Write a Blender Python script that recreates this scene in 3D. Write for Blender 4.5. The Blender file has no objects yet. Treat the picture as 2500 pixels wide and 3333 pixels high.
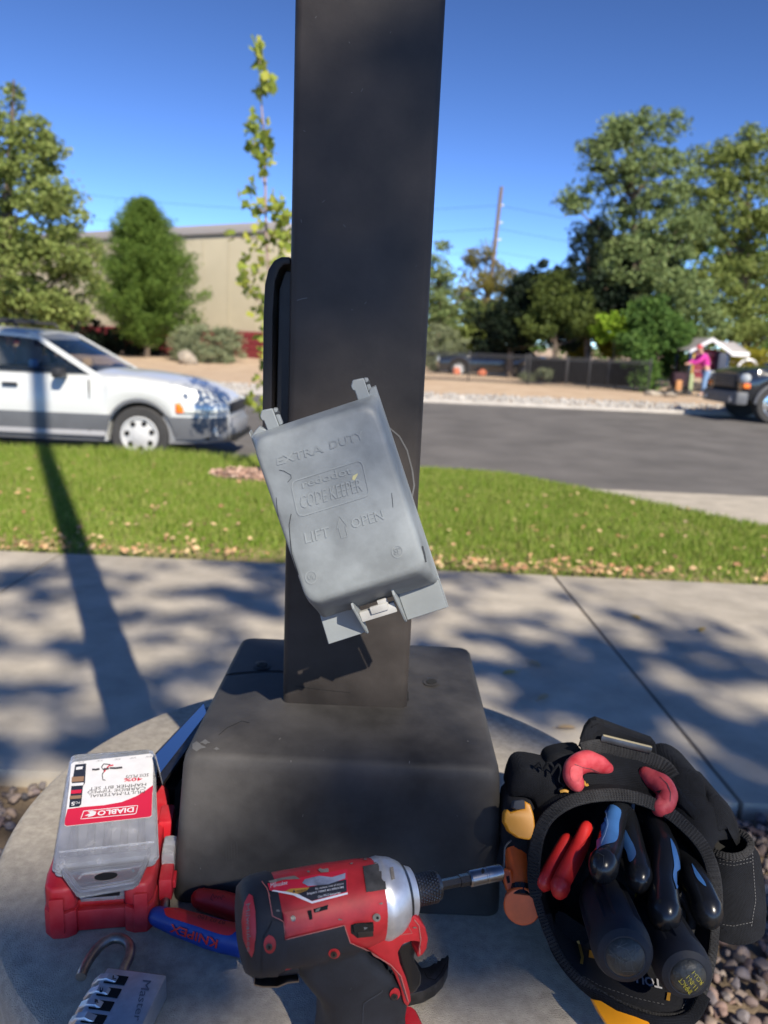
import bpy, bmesh, math, random
import numpy as np
from mathutils import Vector, Matrix, Euler
from mathutils.bvhtree import BVHTree
from mathutils.geometry import delaunay_2d_cdt

random.seed(7); np.random.seed(7)
scene = bpy.context.scene
COL = scene.collection
R = math.radians

# ---------------------------------------------------------------- camera
PITCH, ROLL, CZ, FPX = R(12.25), R(2.6), 1.25, 2503.0
fwd = Vector((0, math.cos(PITCH), -math.sin(PITCH)))
_r0 = Vector((1, 0, 0)); _u0 = _r0.cross(fwd)
rt = math.cos(ROLL)*_r0 + math.sin(ROLL)*_u0
up = math.cos(ROLL)*_u0 - math.sin(ROLL)*_r0
CAMP = Vector((0, 0, CZ))
cd = bpy.data.cameras.new('camera'); cam = bpy.data.objects.new('camera', cd); COL.objects.link(cam)
m = Matrix.Identity(4)
for i in range(3):
    m[i][0] = rt[i]; m[i][1] = up[i]; m[i][2] = -fwd[i]; m[i][3] = CAMP[i]
cam.matrix_world = m
cd.sensor_fit = 'VERTICAL'; cd.sensor_height = 36.0; cd.sensor_width = 27.0
cd.lens = 36.0*FPX/3333.0
cd.clip_start = 0.02; cd.clip_end = 3000
cd.dof.use_dof = True; cd.dof.focus_distance = 0.60; cd.dof.aperture_fstop = 7.6
scene.camera = cam
scene.render.resolution_x = 768; scene.render.resolution_y = 1024
# ---------------------------------------------------------------- light
SUN_EL, SUN_H = R(38), Vector((0.442, -0.897))
w = bpy.data.worlds.new('World'); scene.world = w; w.use_nodes = True
nt = w.node_tree; nt.nodes.clear()
sky = nt.nodes.new('ShaderNodeTexSky'); sky.sky_type = 'NISHITA'; sky.sun_disc = False
sky.sun_elevation = SUN_EL; sky.sun_rotation = math.atan2(SUN_H.x, SUN_H.y)
sky.air_density = 0.7; sky.dust_density = 0.0; sky.ozone_density = 2.6; sky.altitude = 3000
bg = nt.nodes.new('ShaderNodeBackground'); bg.inputs[1].default_value = 0.068
wo = nt.nodes.new('ShaderNodeOutputWorld')
gm = nt.nodes.new('ShaderNodeGamma'); gm.inputs[1].default_value = 1.45
nt.links.new(sky.outputs[0], gm.inputs[0]); nt.links.new(gm.outputs[0], bg.inputs[0]); nt.links.new(bg.outputs[0], wo.inputs[0])
sd = bpy.data.lights.new('sun', 'SUN'); sd.energy = 5.0; sd.angle = R(0.53); sd.color = (1.0, 0.91, 0.77)
so = bpy.data.objects.new('sun', sd); COL.objects.link(so)
TO_SUN = Vector((SUN_H.x*math.cos(SUN_EL), SUN_H.y*math.cos(SUN_EL), math.sin(SUN_EL)))
so.rotation_euler = TO_SUN.to_track_quat('Z', 'Y').to_euler(); so.location = (6, -12, 14)
vs = scene.view_settings
vs.view_transform = 'Standard'; vs.look = 'None'; vs.gamma = 1; vs.exposure = 0.7
vs.use_curve_mapping = False

def ray(px, py): return fwd + rt*((px-1250)/FPX) - up*((py-1666.5)/FPX)
def at(px, py, Y):
    r = ray(px, py); return CAMP + r*(Y/r.y)
def onz(px, py, z):
    r = ray(px, py); return CAMP + r*((z-CZ)/r.z)

# ---------------------------------------------------------------- materials
MATS = {}
def mat(name, col, rough=.6, metal=0, var=0., vscale=30., bump=0., bscale=200., spec=.5, col2=None, coat=0, trans=0,
        rvar=0., dist=.002, detail=4., wave=None, leaf=0, island=None, emit=None, alpha=None, objvar=0):
    if name in MATS: return MATS[name]
    M = bpy.data.materials.new(name); M.use_nodes = True; MATS[name] = M
    t = M.node_tree; N = t.nodes; L = t.links; b = N['Principled BSDF']
    def setc(s, c): s.default_value = (c[0], c[1], c[2], 1)
    setc(b.inputs['Base Color'], col)
    b.inputs['Roughness'].default_value = rough; b.inputs['Metallic'].default_value = metal
    b.inputs['Specular IOR Level'].default_value = spec; b.inputs['Coat Weight'].default_value = coat
    if trans: b.inputs['Transmission Weight'].default_value = trans
    tc = N.new('ShaderNodeTexCoord')
    fac = None
    if var or col2:
        n = N.new('ShaderNodeTexNoise'); n.inputs['Scale'].default_value = vscale; n.inputs['Detail'].default_value = detail
        n.inputs['Roughness'].default_value = .6
        L.new(tc.outputs['Object'], n.inputs['Vector'])
        r = N.new('ShaderNodeValToRGB'); r.color_ramp.elements[0].position = .35; r.color_ramp.elements[1].position = .68
        L.new(n.outputs[0], r.inputs[0])
        if col2: c1, c2 = col, col2
        else: c1 = [c*(1-var) for c in col]; c2 = [min(1, c*(1+var)) for c in col]
        r.color_ramp.elements[0].color = (*c1, 1); r.color_ramp.elements[1].color = (*c2, 1)
        out = r.outputs[0]
        if island:
            g = N.new('ShaderNodeNewGeometry'); ir = N.new('ShaderNodeValToRGB')
            els = ir.color_ramp.elements
            for i, c in enumerate(island):
                e = els[i] if i < 2 else els.new(i/(len(island)-1))
            for i, c in enumerate(island):
                els[i].position = i/(len(island)-1); els[i].color = (*c, 1)
            L.new(g.outputs['Random Per Island'], ir.inputs[0])
            mx = N.new('ShaderNodeMix'); mx.data_type = 'RGBA'; mx.inputs[0].default_value = .75
            L.new(out, mx.inputs[6]); L.new(ir.outputs[0], mx.inputs[7]); out = mx.outputs[2]
        L.new(out, b.inputs['Base Color']); fac = out
        if rvar:
            mr = N.new('ShaderNodeMapRange'); mr.inputs[3].default_value = max(.03, rough-rvar); mr.inputs[4].default_value = min(1, rough+rvar)
            L.new(n.outputs[0], mr.inputs[0]); L.new(mr.outputs[0], b.inputs['Roughness'])
    if bump:
        n2 = N.new('ShaderNodeTexNoise'); n2.inputs['Scale'].default_value = bscale; n2.inputs['Detail'].default_value = 3
        L.new(tc.outputs['Object'], n2.inputs['Vector'])
        src = n2.outputs[0]
        if wave:
            wv = N.new('ShaderNodeTexWave'); wv.inputs['Scale'].default_value = wave; wv.bands_direction = 'DIAGONAL'
            L.new(tc.outputs['Object'], wv.inputs['Vector'])
            wv2 = N.new('ShaderNodeTexWave'); wv2.inputs['Scale'].default_value = wave; wv2.bands_direction = 'Z'
            L.new(tc.outputs['Object'], wv2.inputs['Vector'])
            ad = N.new('ShaderNodeMath'); ad.operation = 'MULTIPLY'; L.new(wv.outputs[1], ad.inputs[0]); L.new(wv2.outputs[1], ad.inputs[1])
            ad2 = N.new('ShaderNodeMath'); ad2.operation = 'ADD'; L.new(ad.outputs[0], ad2.inputs[0]); L.new(src, ad2.inputs[1]); src = ad2.outputs[0]
        bp = N.new('ShaderNodeBump'); bp.inputs['Strength'].default_value = bump; bp.inputs['Distance'].default_value = dist
        L.new(src, bp.inputs['Height']); L.new(bp.outputs[0], b.inputs['Normal'])
    if leaf:
        tr = N.new('ShaderNodeBsdfTranslucent'); ms = N.new('ShaderNodeMixShader'); ms.inputs[0].default_value = leaf
        if fac: L.new(fac, tr.inputs[0])
        else: setc(tr.inputs[0], col)
        L.new(b.outputs[0], ms.inputs[1]); L.new(tr.outputs[0], ms.inputs[2])
        L.new(ms.outputs[0], N['Material Output'].inputs[0])
    return M

# ---------------------------------------------------------------- geometry helpers
class G:
    """collects verts (world coordinates) and faces for one mesh object"""
    def __init__(s): s.V = []; s.F = []
    def add(s, V, F):
        o = len(s.V); s.V += [Vector(v) for v in V]; s.F += [tuple(i+o for i in f) for f in F]; return s
    def loft(s, rings, cap0=True, cap1=True, closed=True):
        n = len(rings[0]); V = [p for r in rings for p in r]; F = []
        for k in range(len(rings)-1):
            for i in range(n if closed else n-1):
                j = (i+1) % n
                F.append((k*n+i, k*n+j, (k+1)*n+j, (k+1)*n+i))
        if cap0: F.append(tuple(range(n-1, -1, -1)))
        if cap1: F.append(tuple((len(rings)-1)*n+i for i in range(n)))
        return s.add(V, F)
    def tube(s, pts, rad, n=10, squash=1., side=None, cap=True, round_end=False):
        pts = [Vector(p) for p in pts]
        if not hasattr(rad, '__len__'): rad = [rad]*len(pts)
        rad = list(rad)
        if round_end:
            for e in (0, -1):
                d = (pts[1]-pts[0]).normalized() if e == 0 else (pts[-1]-pts[-2]).normalized()
                r = rad[e]; p = pts[e]
                ex = [(.45, .86), (.78, .6), (.96, .25)]
                for t, q in ex:
                    if e == 0: pts.insert(0, p-d*r*t); rad.insert(0, r*q)
                    else: pts.append(p+d*r*t); rad.append(r*q)
        T0 = (pts[1]-pts[0]).normalized()
        a = Vector(side) if side is not None else (Vector((0, 0, 1)) if abs(T0.z) < .9 else Vector((1, 0, 0)))
        rings = []; b_ = None
        for i, p in enumerate(pts):
            T = (pts[min(i+1, len(pts)-1)]-pts[max(i-1, 0)]).normalized()
            if b_ is None: b_ = (a - T*a.dot(T)).normalized()
            else: b_ = (b_ - T*b_.dot(T)).normalized()
            c = T.cross(b_)
            r = rad[i]
            rings.append([p + b_*(r*math.cos(2*math.pi*k/n)) + c*(r*squash*math.sin(2*math.pi*k/n)) for k in range(n)])
        return s.loft(rings, cap, cap)
    def lathe(s, p0, ax, prof, n=24, cap0=True, cap1=True):
        p0 = Vector(p0); ax = Vector(ax).normalized()
        a = ax.orthogonal().normalized(); b_ = ax.cross(a)
        rings = [[p0+ax*t+(a*math.cos(2*math.pi*k/n)+b_*math.sin(2*math.pi*k/n))*max(r, 1e-5) for k in range(n)] for t, r in prof]
        return s.loft(rings, cap0, cap1)
    def prism(s, poly, M=None, h=1., bev=0., seg=2, z0=0.):
        """2D polygon extruded z0..z0+h in frame M, bevelled"""
        bm = bmesh.new()
        vs_ = [bm.verts.new((p[0], p[1], z0)) for p in poly]; f = bm.faces.new(vs_)
        r = bmesh.ops.extrude_face_region(bm, geom=[f])
        for v in r['geom']:
            if isinstance(v, bmesh.types.BMVert): v.co.z += h
        bmesh.ops.recalc_face_normals(bm, faces=bm.faces)
        if bev: bmesh.ops.bevel(bm, geom=list(bm.edges), offset=bev, segments=seg, affect='EDGES', profile=.6, clamp_overlap=True)
        bm.verts.index_update()
        M = M or Matrix.Identity(4)
        s.add([M @ v.co for v in bm.verts], [[v.index for v in f.verts] for f in bm.faces]); bm.free(); return s
    def box(s, c, size, bev=0., M=None, seg=2):
        x, y, z = size; T = Matrix.Translation(Vector(c))
        if M is not None: T = M @ T
        return s.prism([(-x/2, -y/2), (x/2, -y/2), (x/2, y/2), (-x/2, y/2)], T, z, bev, seg, -z/2)
    def bvh(s): return BVHTree.FromPolygons([v[:] for v in s.V], s.F)
    def build(s, name, mt, parent=None, smooth=35, recalc=True):
        me = bpy.data.meshes.new(name)
        V = s.V
        if parent is not None:
            I = rootmat(parent).inverted(); V = [I @ v for v in V]
        me.from_pydata([v[:] for v in V], [], s.F)
        if recalc:
            bm = bmesh.new(); bm.from_mesh(me); bmesh.ops.recalc_face_normals(bm, faces=bm.faces); bm.to_mesh(me); bm.free()
        me.materials.append(mt)
        if smooth:
            me.polygons.foreach_set('use_smooth', [True]*len(me.polygons)); me.set_sharp_from_angle(angle=R(smooth))
        o = bpy.data.objects.new(name, me); COL.objects.link(o)
        if parent is not None: o.parent = parent
        return o

def rootmat(o):
    while o.parent: o = o.parent
    return o.matrix_basis.copy()

def fast(name, V, F, mt, parent=None, smooth=False):
    V = np.asarray(V, dtype=np.float32); F = np.asarray(F, dtype=np.int32)
    if parent is not None:
        I = np.array(rootmat(parent).inverted()); V = V @ I[:3, :3].T + I[:3, 3]
    me = bpy.data.meshes.new(name); k = F.shape[1]
    me.vertices.add(len(V)); me.vertices.foreach_set('co', V.astype(np.float32).ravel())
    me.loops.add(F.size); me.loops.foreach_set('vertex_index', F.ravel())
    me.polygons.add(len(F)); me.polygons.foreach_set('loop_start', np.arange(0, F.size, k, dtype=np.int32))
    me.update(calc_edges=True)
    if smooth: me.polygons.foreach_set('use_smooth', np.ones(len(F), dtype=bool))
    me.materials.append(mt)
    o = bpy.data.objects.new(name, me); COL.objects.link(o)
    if parent is not None: o.parent = parent
    return o

def tag(o, label=None, cat=None, group=None, kind=None):
    if label: o['label'] = label
    if cat: o['category'] = cat
    if group: o['group'] = group
    if kind: o['kind'] = kind
    return o
def thing(name, label, cat, loc=(0, 0, 0), rz=0, group=None):
    o = bpy.data.objects.new(name, None); COL.objects.link(o); o.location = loc; o.rotation_euler = (0, 0, rz)
    o.empty_display_size = .1
    o.matrix_basis = Matrix.Translation(Vector(loc)) @ Matrix.Rotation(rz, 4, 'Z')
    return tag(o, label, cat, group)
def dup(root, loc=None, label=None, rz=None):
    r = root.copy(); COL.objects.link(r)
    if loc is not None: r.location = loc
    if rz is not None: r.rotation_euler = (0, 0, rz)
    if label: r['label'] = label
    for ch in list(root.children):
        c = ch.copy(); COL.objects.link(c); c.parent = r
        for g in ch.children:
            d = g.copy(); COL.objects.link(d); d.parent = c
    return r
def frame(o, x, y):
    x = Vector(x).normalized(); z = x.cross(Vector(y)).normalized(); y = z.cross(x)
    M = Matrix.Identity(4)
    for i in range(3): M[i][0] = x[i]; M[i][1] = y[i]; M[i][2] = z[i]; M[i][3] = o[i]
    return M

# --- patches laid on a surface (labels, inlays, lettering): outline traced, then put ON the object's own surface
def cast(bvh, px, py, off):
    d = ray(px, py).normalized(); h = bvh.ray_cast(CAMP, d)
    if h[0] is None: return None
    n = h[1]
    if n.dot(d) > 0: n = -n
    return h[0] + n*off
def patch_geo(poly, bvh, off=.0005, step=10., thick=0.):
    P = [Vector(p) for p in poly]; n = len(P)
    # subdivide the outline
    Q = []
    for i in range(n):
        a, b = P[i], P[(i+1) % n]; k = max(1, int((b-a).length/step))
        for j in range(k): Q.append(a.lerp(b, j/k))
    nb = len(Q)
    xs = [p.x for p in Q]; ys = [p.y for p in Q]
    def inside(x, y):
        c = False
        for i in range(n):
            a, b = P[i], P[(i+1) % n]
            if (a.y > y) != (b.y > y) and x < (b.x-a.x)*(y-a.y)/(b.y-a.y)+a.x: c = not c
        return c
    def far(x, y):
        return min((q.x-x)**2+(q.y-y)**2 for q in Q) > (step*.45)**2
    pts = list(Q)
    y = min(ys)+step*.5
    while y < max(ys):
        x = min(xs)+step*.5
        while x < max(xs):
            if inside(x, y) and far(x, y): pts.append(Vector((x, y)))
            x += step
        y += step
    r = delaunay_2d_cdt(pts, [], [list(range(nb))], 1, 1e-4)
    V2, F = r[0], [tuple(f) for f in r[2]]
    return drape(V2, F, bvh, off, thick)
def drape(V2, F, bvh, off, thick=0.):
    W = [cast(bvh, v.x, v.y, off) for v in V2]
    F = [f for f in F if all(W[i] is not None for i in f)]
    used = sorted({i for f in F for i in f}); mp = {u: k for k, u in enumerate(used)}
    V = [W[u] for u in used]; F = [tuple(mp[i] for i in f) for f in F]
    if thick and F:
        cnt = {}
        for f in F:
            for i in range(len(f)):
                e = (f[i], f[(i+1) % len(f)]); k = tuple(sorted(e)); cnt.setdefault(k, []).append(e)
        o = len(V); Wb = [v + (v-CAMP).normalized()*thick for v in V]; V = V+Wb
        for k, es in cnt.items():
            if len(es) == 1: a, b = es[0]; F.append((b, a, a+o, b+o))
    return V, F
def patch(name, poly, bvh, mt, parent, off=.0005, step=10., thick=0., smooth=35):
    V, F = patch_geo(poly, bvh, off, step, thick)
    if not F: return None
    g = G(); g.add(V, F); return g.build(name, mt, parent, smooth)
def stroke_poly(pts, wd):
    P = [Vector(p) for p in pts]; L_, R_ = [], []
    for i, p in enumerate(P):
        d = (P[min(i+1, len(P)-1)]-P[max(i-1, 0)]); d.normalize(); nn = Vector((-d.y, d.x))*wd/2
        L_.append(p+nn); R_.append(p-nn)
    V = L_+R_; k = len(P)
    return V, [(i, i+1, k+i+1, k+i) for i in range(k-1)]
def stroke(name, pts, wd, bvh, mt, parent, off=.0006, dense=12., closed=False):
    P = [Vector(p) for p in pts]
    if closed: P.append(P[0])
    Q = []
    for i in range(len(P)-1):
        k = max(1, int((P[i+1]-P[i]).length/dense))
        for j in range(k): Q.append(P[i].lerp(P[i+1], j/k))
    Q.append(P[-1])
    V2, F = stroke_poly(Q, wd); V, F = drape(V2, F, bvh, off)
    if not F: return None
    g = G(); g.add(V, F); return g.build(name, mt, parent, 0)
_tc = {}
def text2d(s, bold=0.):
    if (s, bold) in _tc: return _tc[(s, bold)]
    c = bpy.data.curves.new('t', 'FONT'); c.body = s; c.fill_mode = 'FRONT'; c.resolution_u = 2; c.offset = bold
    o = bpy.data.objects.new('t', c); COL.objects.link(o); bpy.context.view_layer.update()
    me = bpy.data.meshes.new_from_object(o.evaluated_get(bpy.context.evaluated_depsgraph_get()))
    V = [v.co.to_2d() for v in me.vertices]; F = [tuple(p.vertices) for p in me.polygons]
    bpy.data.objects.remove(o); bpy.data.meshes.remove(me); bpy.data.curves.remove(c)
    x0, x1 = min(v.x for v in V), max(v.x for v in V); y0, y1 = min(v.y for v in V), max(v.y for v in V)
    V = [((v.x-x0)/(x1-x0), (v.y-y0)/(y1-y0)) for v in V]
    _tc[(s, bold)] = (V, F); return V, F
def text(s, quad, bvh, mt, parent, off=.0006, name='lettering', thick=0., bold=0.):
    """quad = bottom-left, bottom-right, top-right, top-left of the words"""
    bl, br, tr, tl = [Vector(q) for q in quad]; V, F = text2d(s, bold)
    V2 = [(bl*(1-u)+br*u)*(1-v)+(tl*(1-u)+tr*u)*v for u, v in V]
    V3, F = drape(V2, F, bvh, off, thick)
    if not F: return None
    g = G(); g.add(V3, F); return g.build(name, mt, parent, 0)
def text3(s, bl, br, tl, mt, parent, name='lettering', bold=0.):
    bl, br, tl = Vector(bl), Vector(br), Vector(tl); V, F = text2d(s, bold)
    g = G(); g.add([bl+(br-bl)*u+(tl-bl)*v for u, v in V], F); return g.build(name, mt, parent, 0)

def smooth_path(pts, k=5):
    P = [Vector(p) for p in pts]; out = []
    for i in range(len(P)-1):
        a, b, c, d = P[max(i-1, 0)], P[i], P[i+1], P[min(i+2, len(P)-1)]
        for j in range(k):
            t = j/k
            out.append(.5*((2*b)+(c-a)*t+(2*a-5*b+4*c-d)*t*t+(3*b-a-3*c+d)*t**3))
    out.append(P[-1]); return out
def smooth_vals(v, k=5):
    out = []
    for i in range(len(v)-1):
        for j in range(k): out.append(v[i]+(v[i+1]-v[i])*(lambda t: t*t*(3-2*t))(j/k))
    out.append(v[-1]); return out
def s2(pts, k=4): return [(p.x, p.y) for p in smooth_loop([(x, y, 0) for x, y in pts], k)]
def smooth_loop(pts, k=5):
    P = [Vector(p) for p in pts]; n = len(P); out = []
    for i in range(n):
        a, b, c, d = P[i-1], P[i], P[(i+1) % n], P[(i+2) % n]
        for j in range(k):
            t = j/k
            out.append(.5*((2*b)+(c-a)*t+(2*a-5*b+4*c-d)*t*t+(3*b-a-3*c+d)*t**3))
    return out

# ---------------------------------------------------------------- materials list
m_conc = mat('concrete_walk', (.42, .375, .305), .9, var=.16, vscale=5, bump=.4, bscale=260, dist=.003, detail=10)
m_pier = mat('concrete_pier', (.37, .33, .27), .9, var=.18, vscale=110, bump=1.0, bscale=800, dist=.0012, detail=8)
m_asph = mat('asphalt', (.12, .112, .105), .9, var=.22, vscale=1.1, bump=.6, bscale=90, dist=.01, detail=10)
m_kerb = mat('kerb_concrete', (.42, .39, .35), .9, var=.12, vscale=4)
m_dirt = mat('dirt', (.20, .15, .10), 1, var=.3, vscale=8, bump=.6, bscale=80, dist=.01)
m_tan = mat('crushed_stone_tan', (.42, .30, .20), 1, col2=(.52, .40, .28), vscale=1.2, bump=.5, bscale=30, dist=.03, detail=12)
m_lawn = mat('lawn_soil', (.12, .14, .035), 1, col2=(.30, .23, .11), vscale=2.2)
m_grass = mat('grass_blades', (.13, .26, .022), .6, spec=.2, col2=(.19, .31, .035), vscale=2.5, leaf=.35, island=[(.12, .20, .022), (.21, .31, .04), (.29, .34, .07), (.46, .41, .17)])
m_post = mat('bronze_paint', (.034, .029, .026), .5, spec=.3, var=.5, vscale=9, bump=.12, bscale=350, dist=.0006, rvar=.12, detail=6)
m_base = mat('base_plastic', (.043, .041, .040), .6, spec=.3, var=.45, vscale=12, bump=.15, bscale=500, dist=.0006, rvar=.1, detail=7)
m_pvc = mat('grey_plastic', (.19, .21, .218), .5, var=.22, vscale=30, bump=.08, bscale=300, dist=.0005, rvar=.1, detail=7)
m_pvc2 = mat('grey_plastic_molded', (.215, .236, .243), .5, var=.12, vscale=20)
m_pvcw = mat('pale_worn_plastic', (.36, .36, .35), .6, var=.12, vscale=60)
m_crack = mat('grime', (.035, .04, .045), .9)
m_scr = mat('scratch_grey', (.10, .10, .10), .7)
m_black = mat('black_rubber', (.012, .013, .016), .5, var=.3, vscale=60, bump=.2, bscale=600, dist=.0004)
m_blackg = mat('black_gloss', (.010, .011, .013), .25)
m_hole = mat('dark_cavity', (.004, .004, .004), .9)
m_red = mat('tool_red', (.42, .018, .023), .48, var=.25, vscale=45, bump=.1, bscale=500, dist=.0004, rvar=.1, detail=7)
m_redc = mat('case_red', (.42, .008, .018), .48, col2=(.47, .045, .055), vscale=45, bump=.05, bscale=400, dist=.0004)
m_grip = mat('grip_rubber', (.012, .014, .019), .65, var=.3, vscale=55, bump=.3, bscale=900, dist=.0004, detail=8)
m_dust = mat('dusty_grey', (.17, .15, .13), .8, var=.3, vscale=90)
m_steel = mat('steel', (.27, .27, .28), .3, 1, var=.12, vscale=60, rvar=.08)
m_alu = mat('brushed_aluminium', (.62, .63, .65), .42, .75, var=.1, vscale=120, rvar=.08)
m_chr = mat('chrome', (.75, .75, .76), .12, 1)
m_dsteel = mat('dark_steel', (.09, .09, .095), .35, .9, var=.3, vscale=80)
m_fab = mat('nylon_fabric', (.008, .009, .012), .9, spec=.2, var=.35, vscale=40, bump=.8, bscale=700, dist=.0008, wave=320)
m_web = mat('webbing', (.03, .03, .031), .9, spec=.2, var=.25, vscale=60, bump=.8, bscale=500, dist=.0008, wave=260)
m_stitch = mat('stitching', (.12, .12, .12), .9)
m_white = mat('white_print', (.62, .62, .64), .5)
m_labw = mat('label_white', (.68, .68, .70), .35, var=.06, vscale=60)
m_labr = mat('label_red', (.55, .015, .045), .35)
m_labk = mat('label_black', (.02, .022, .03), .4)
m_gold = mat('gold_print', (.42, .22, .03), .6)
m_yel = mat('yellow_plastic', (.85, .33, .012), .4, var=.06, vscale=40)
m_orn = mat('orange_plastic', (.75, .12, .018), .4, var=.12, vscale=50)
m_clear = mat('clear_plastic', (.62, .64, .70), .2, col2=(.88, .90, .95), vscale=55, bump=.35, bscale=120, dist=.0008, trans=.72)
m_tabc = mat('clear_tab', (.86, .88, .92), .12, var=.04, vscale=60, bump=.3, bscale=90, dist=.0008, trans=.85)
m_bluep = mat('blue_grip', (.015, .05, .26), .42, var=.1, vscale=50)
m_bluel = mat('light_blue_grip', (.045, .14, .34), .42, var=.1, vscale=70)
m_redg = mat('red_grip', (.60, .025, .022), .4, var=.1, vscale=60)
m_pink = mat('faded_red_vinyl', (.34, .018, .028), .6, col2=(.50, .075, .085), vscale=70, bump=.3, bscale=300, dist=.0006)
m_wood = mat('weathered_wood', (.16, .12, .09), .9, var=.25, vscale=6)
m_bark = mat('bark', (.13, .10, .075), .95, var=.35, vscale=8, bump=.6, bscale=30, dist=.02)
m_glass = mat('dark_glass', (.008, .011, .014), .08, 0, spec=.5, coat=.2)
m_carw = mat('white_car_paint', (.50, .515, .51), .3, coat=.5)
m_carg = mat('grey_cladding', (.10, .105, .115), .5, var=.1, vscale=3)
m_cark = mat('black_car_paint', (.010, .012, .016), .15, coat=.8)
m_tyre = mat('tyre_rubber', (.035, .034, .034), .85, var=.15, vscale=8)
m_rim = mat('painted_rim', (.45, .455, .455), .6, 0)
m_lamp = mat('headlamp_lens', (.62, .64, .62), .15, .2)
m_amber = mat('amber_lens', (.80, .18, .02), .25)
m_wall = mat('beige_siding', (.43, .385, .275), .9, var=.05, vscale=.6)
m_trim = mat('grey_roof_trim', (.31, .29, .285), .8)
m_maroon = mat('maroon_band', (.16, .018, .022), .8, var=.1, vscale=2)
m_iron = mat('black_iron', (.015, .015, .017), .5)
m_redrock = mat('red_sandstone', (.42, .13, .07), .95, var=.25, vscale=5, bump=.6, bscale=15, dist=.04)
m_rockg = mat('pale_boulder', (.30, .26, .21), .95, var=.3, vscale=4)
m_grav = mat('river_gravel', (.20, .175, .16), .9, spec=.2, var=.45, vscale=45, bump=.5, bscale=150, dist=.002, island=[(.05, .05, .06), (.24, .15, .12), (.12, .12, .14), (.38, .28, .21), (.07, .07, .08), (.30, .24, .20), (.16, .11, .10)])
m_stone = mat('white_landscape_stone', (.38, .365, .335), .9, var=.2, vscale=3, island=[(.44, .42, .39), (.28, .265, .25), (.50, .48, .45)])
m_litter = mat('dry_leaves', (.42, .26, .12), .8, var=.35, vscale=20, island=[(.50, .34, .17), (.34, .13, .07), (.58, .44, .24), (.26, .15, .08), (.46, .30, .14)])

# ================================================================ SETTING
def sheet(name, pts, z, mt, h=.1, kind='structure', bev=0.):
    g = G(); g.prism(pts, None, h, bev, 2, z-h); o = g.build(name, mt, None, 35); tag(o, kind=kind); return o
SX0, SX1 = 2.01, 4.25     # near and far edge of the sidewalk
g = G()
xs = [-800, -60, -20, 0, 20, 60, 800]
ys = [-800, -60, -10, 2.0, 4.4, 8.25]
zz_ = [-.055, -.055, -.055, -.055, -.06, -.25]
g.add([(x, y, z) for y, z in zip(ys, zz_) for x in xs],
      [(j*7+i, j*7+i+1, (j+1)*7+i+1, (j+1)*7+i) for j in range(5) for i in range(6)])
tag(g.build('ground', m_dirt, None, 0), kind='structure')
g = G()
ysn = np.concatenate([np.linspace(18.33, 30, 14), np.linspace(34, 70, 10), [120, 300, 900]])
xsn = np.concatenate([[-900, -200], np.linspace(-40, 40, 41), [200, 900]])
def terr(x, y):
    h = -.0 + .10*min(1, (y-18)/8) + max(0, y-27)*.008
    h += .14*math.sin(x*.31+1)*math.sin(y*.27)*min(1, max(0, (y-20)/6)) * (1 if y < 75 else 0)
    return h
V = [(x, y, terr(x, y)) for y in ysn for x in xsn]; nx = len(xsn)
g.add(V, [(j*nx+i, j*nx+i+1, (j+1)*nx+i+1, (j+1)*nx+i) for j in range(len(ysn)-1) for i in range(nx-1)])
tag(g.build('far_ground', m_tan, None, 60), kind='structure')
# street, slightly rising to its far side
g = G()
g.add([(-200, 8.2, -.19), (200, 8.2, -.19), (200, 13, -.10), (-200, 13, -.10), (200, 18.2, -.02), (-200, 18.2, -.02)], [(0, 1, 2, 3), (3, 2, 4, 5)])
tag(g.build('street', m_asph, None, 0), kind='structure')
g = G(); g.box((0, 18.27, -.02), (400, .16, .16), .02); tag(g.build('far_kerb', m_kerb, None), kind='structure')
g = G(); g.box((-24.2, 8.14, -.145), (50, .15, .20), .02); tag(g.build('near_kerb', m_kerb, None), kind='structure')
# sidewalk: slabs with recessed joints
sw = bpy.data.objects.new('sidewalk', None); COL.objects.link(sw); tag(sw, kind='structure')
J = [-12.9, -10.2, -7.4, -4.62, -1.84, 1.03, 3.85, 6.65, 9.5]
for a, b in zip(J[:-1], J[1:]):
    d = .09
    g = G(); e = .007
    sk = lambda x, y: x + (.17*(3.2-y)/2.3*.5 if x > 0 else 0)
    pl = [(sk(a, SX0)+e, SX0), (sk(b, SX0)-e, SX0), (sk(b, SX1)-e, SX1+.002*b), (sk(a, SX1)+e, SX1+.002*a)]
    g.prism(pl, None, .09, .006, 2, -.09); g.build('slab', m_conc, sw)
# driveway apron
ap = [(1.2, 8.15), (1.66, 7.5), (2.3, 6.72), (3.0, 5.88), (4.0, 4.9), (4.8, 4.28), (12, 4.28), (12, 8.15)]
g = G(); n = len(ap)
za = lambda y: -.012 - .15*max(0, (y-4.3)/3.9)
g.add([(x, y, za(y)) for x, y in ap]+[(x, y, za(y)-.1) for x, y in ap], [tuple(range(n))]+[(i, (i+1) % n, n+(i+1) % n, n+i) for i in range(n)])
tag(g.build('driveway_apron', m_conc, None, 0), kind='structure')
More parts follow.
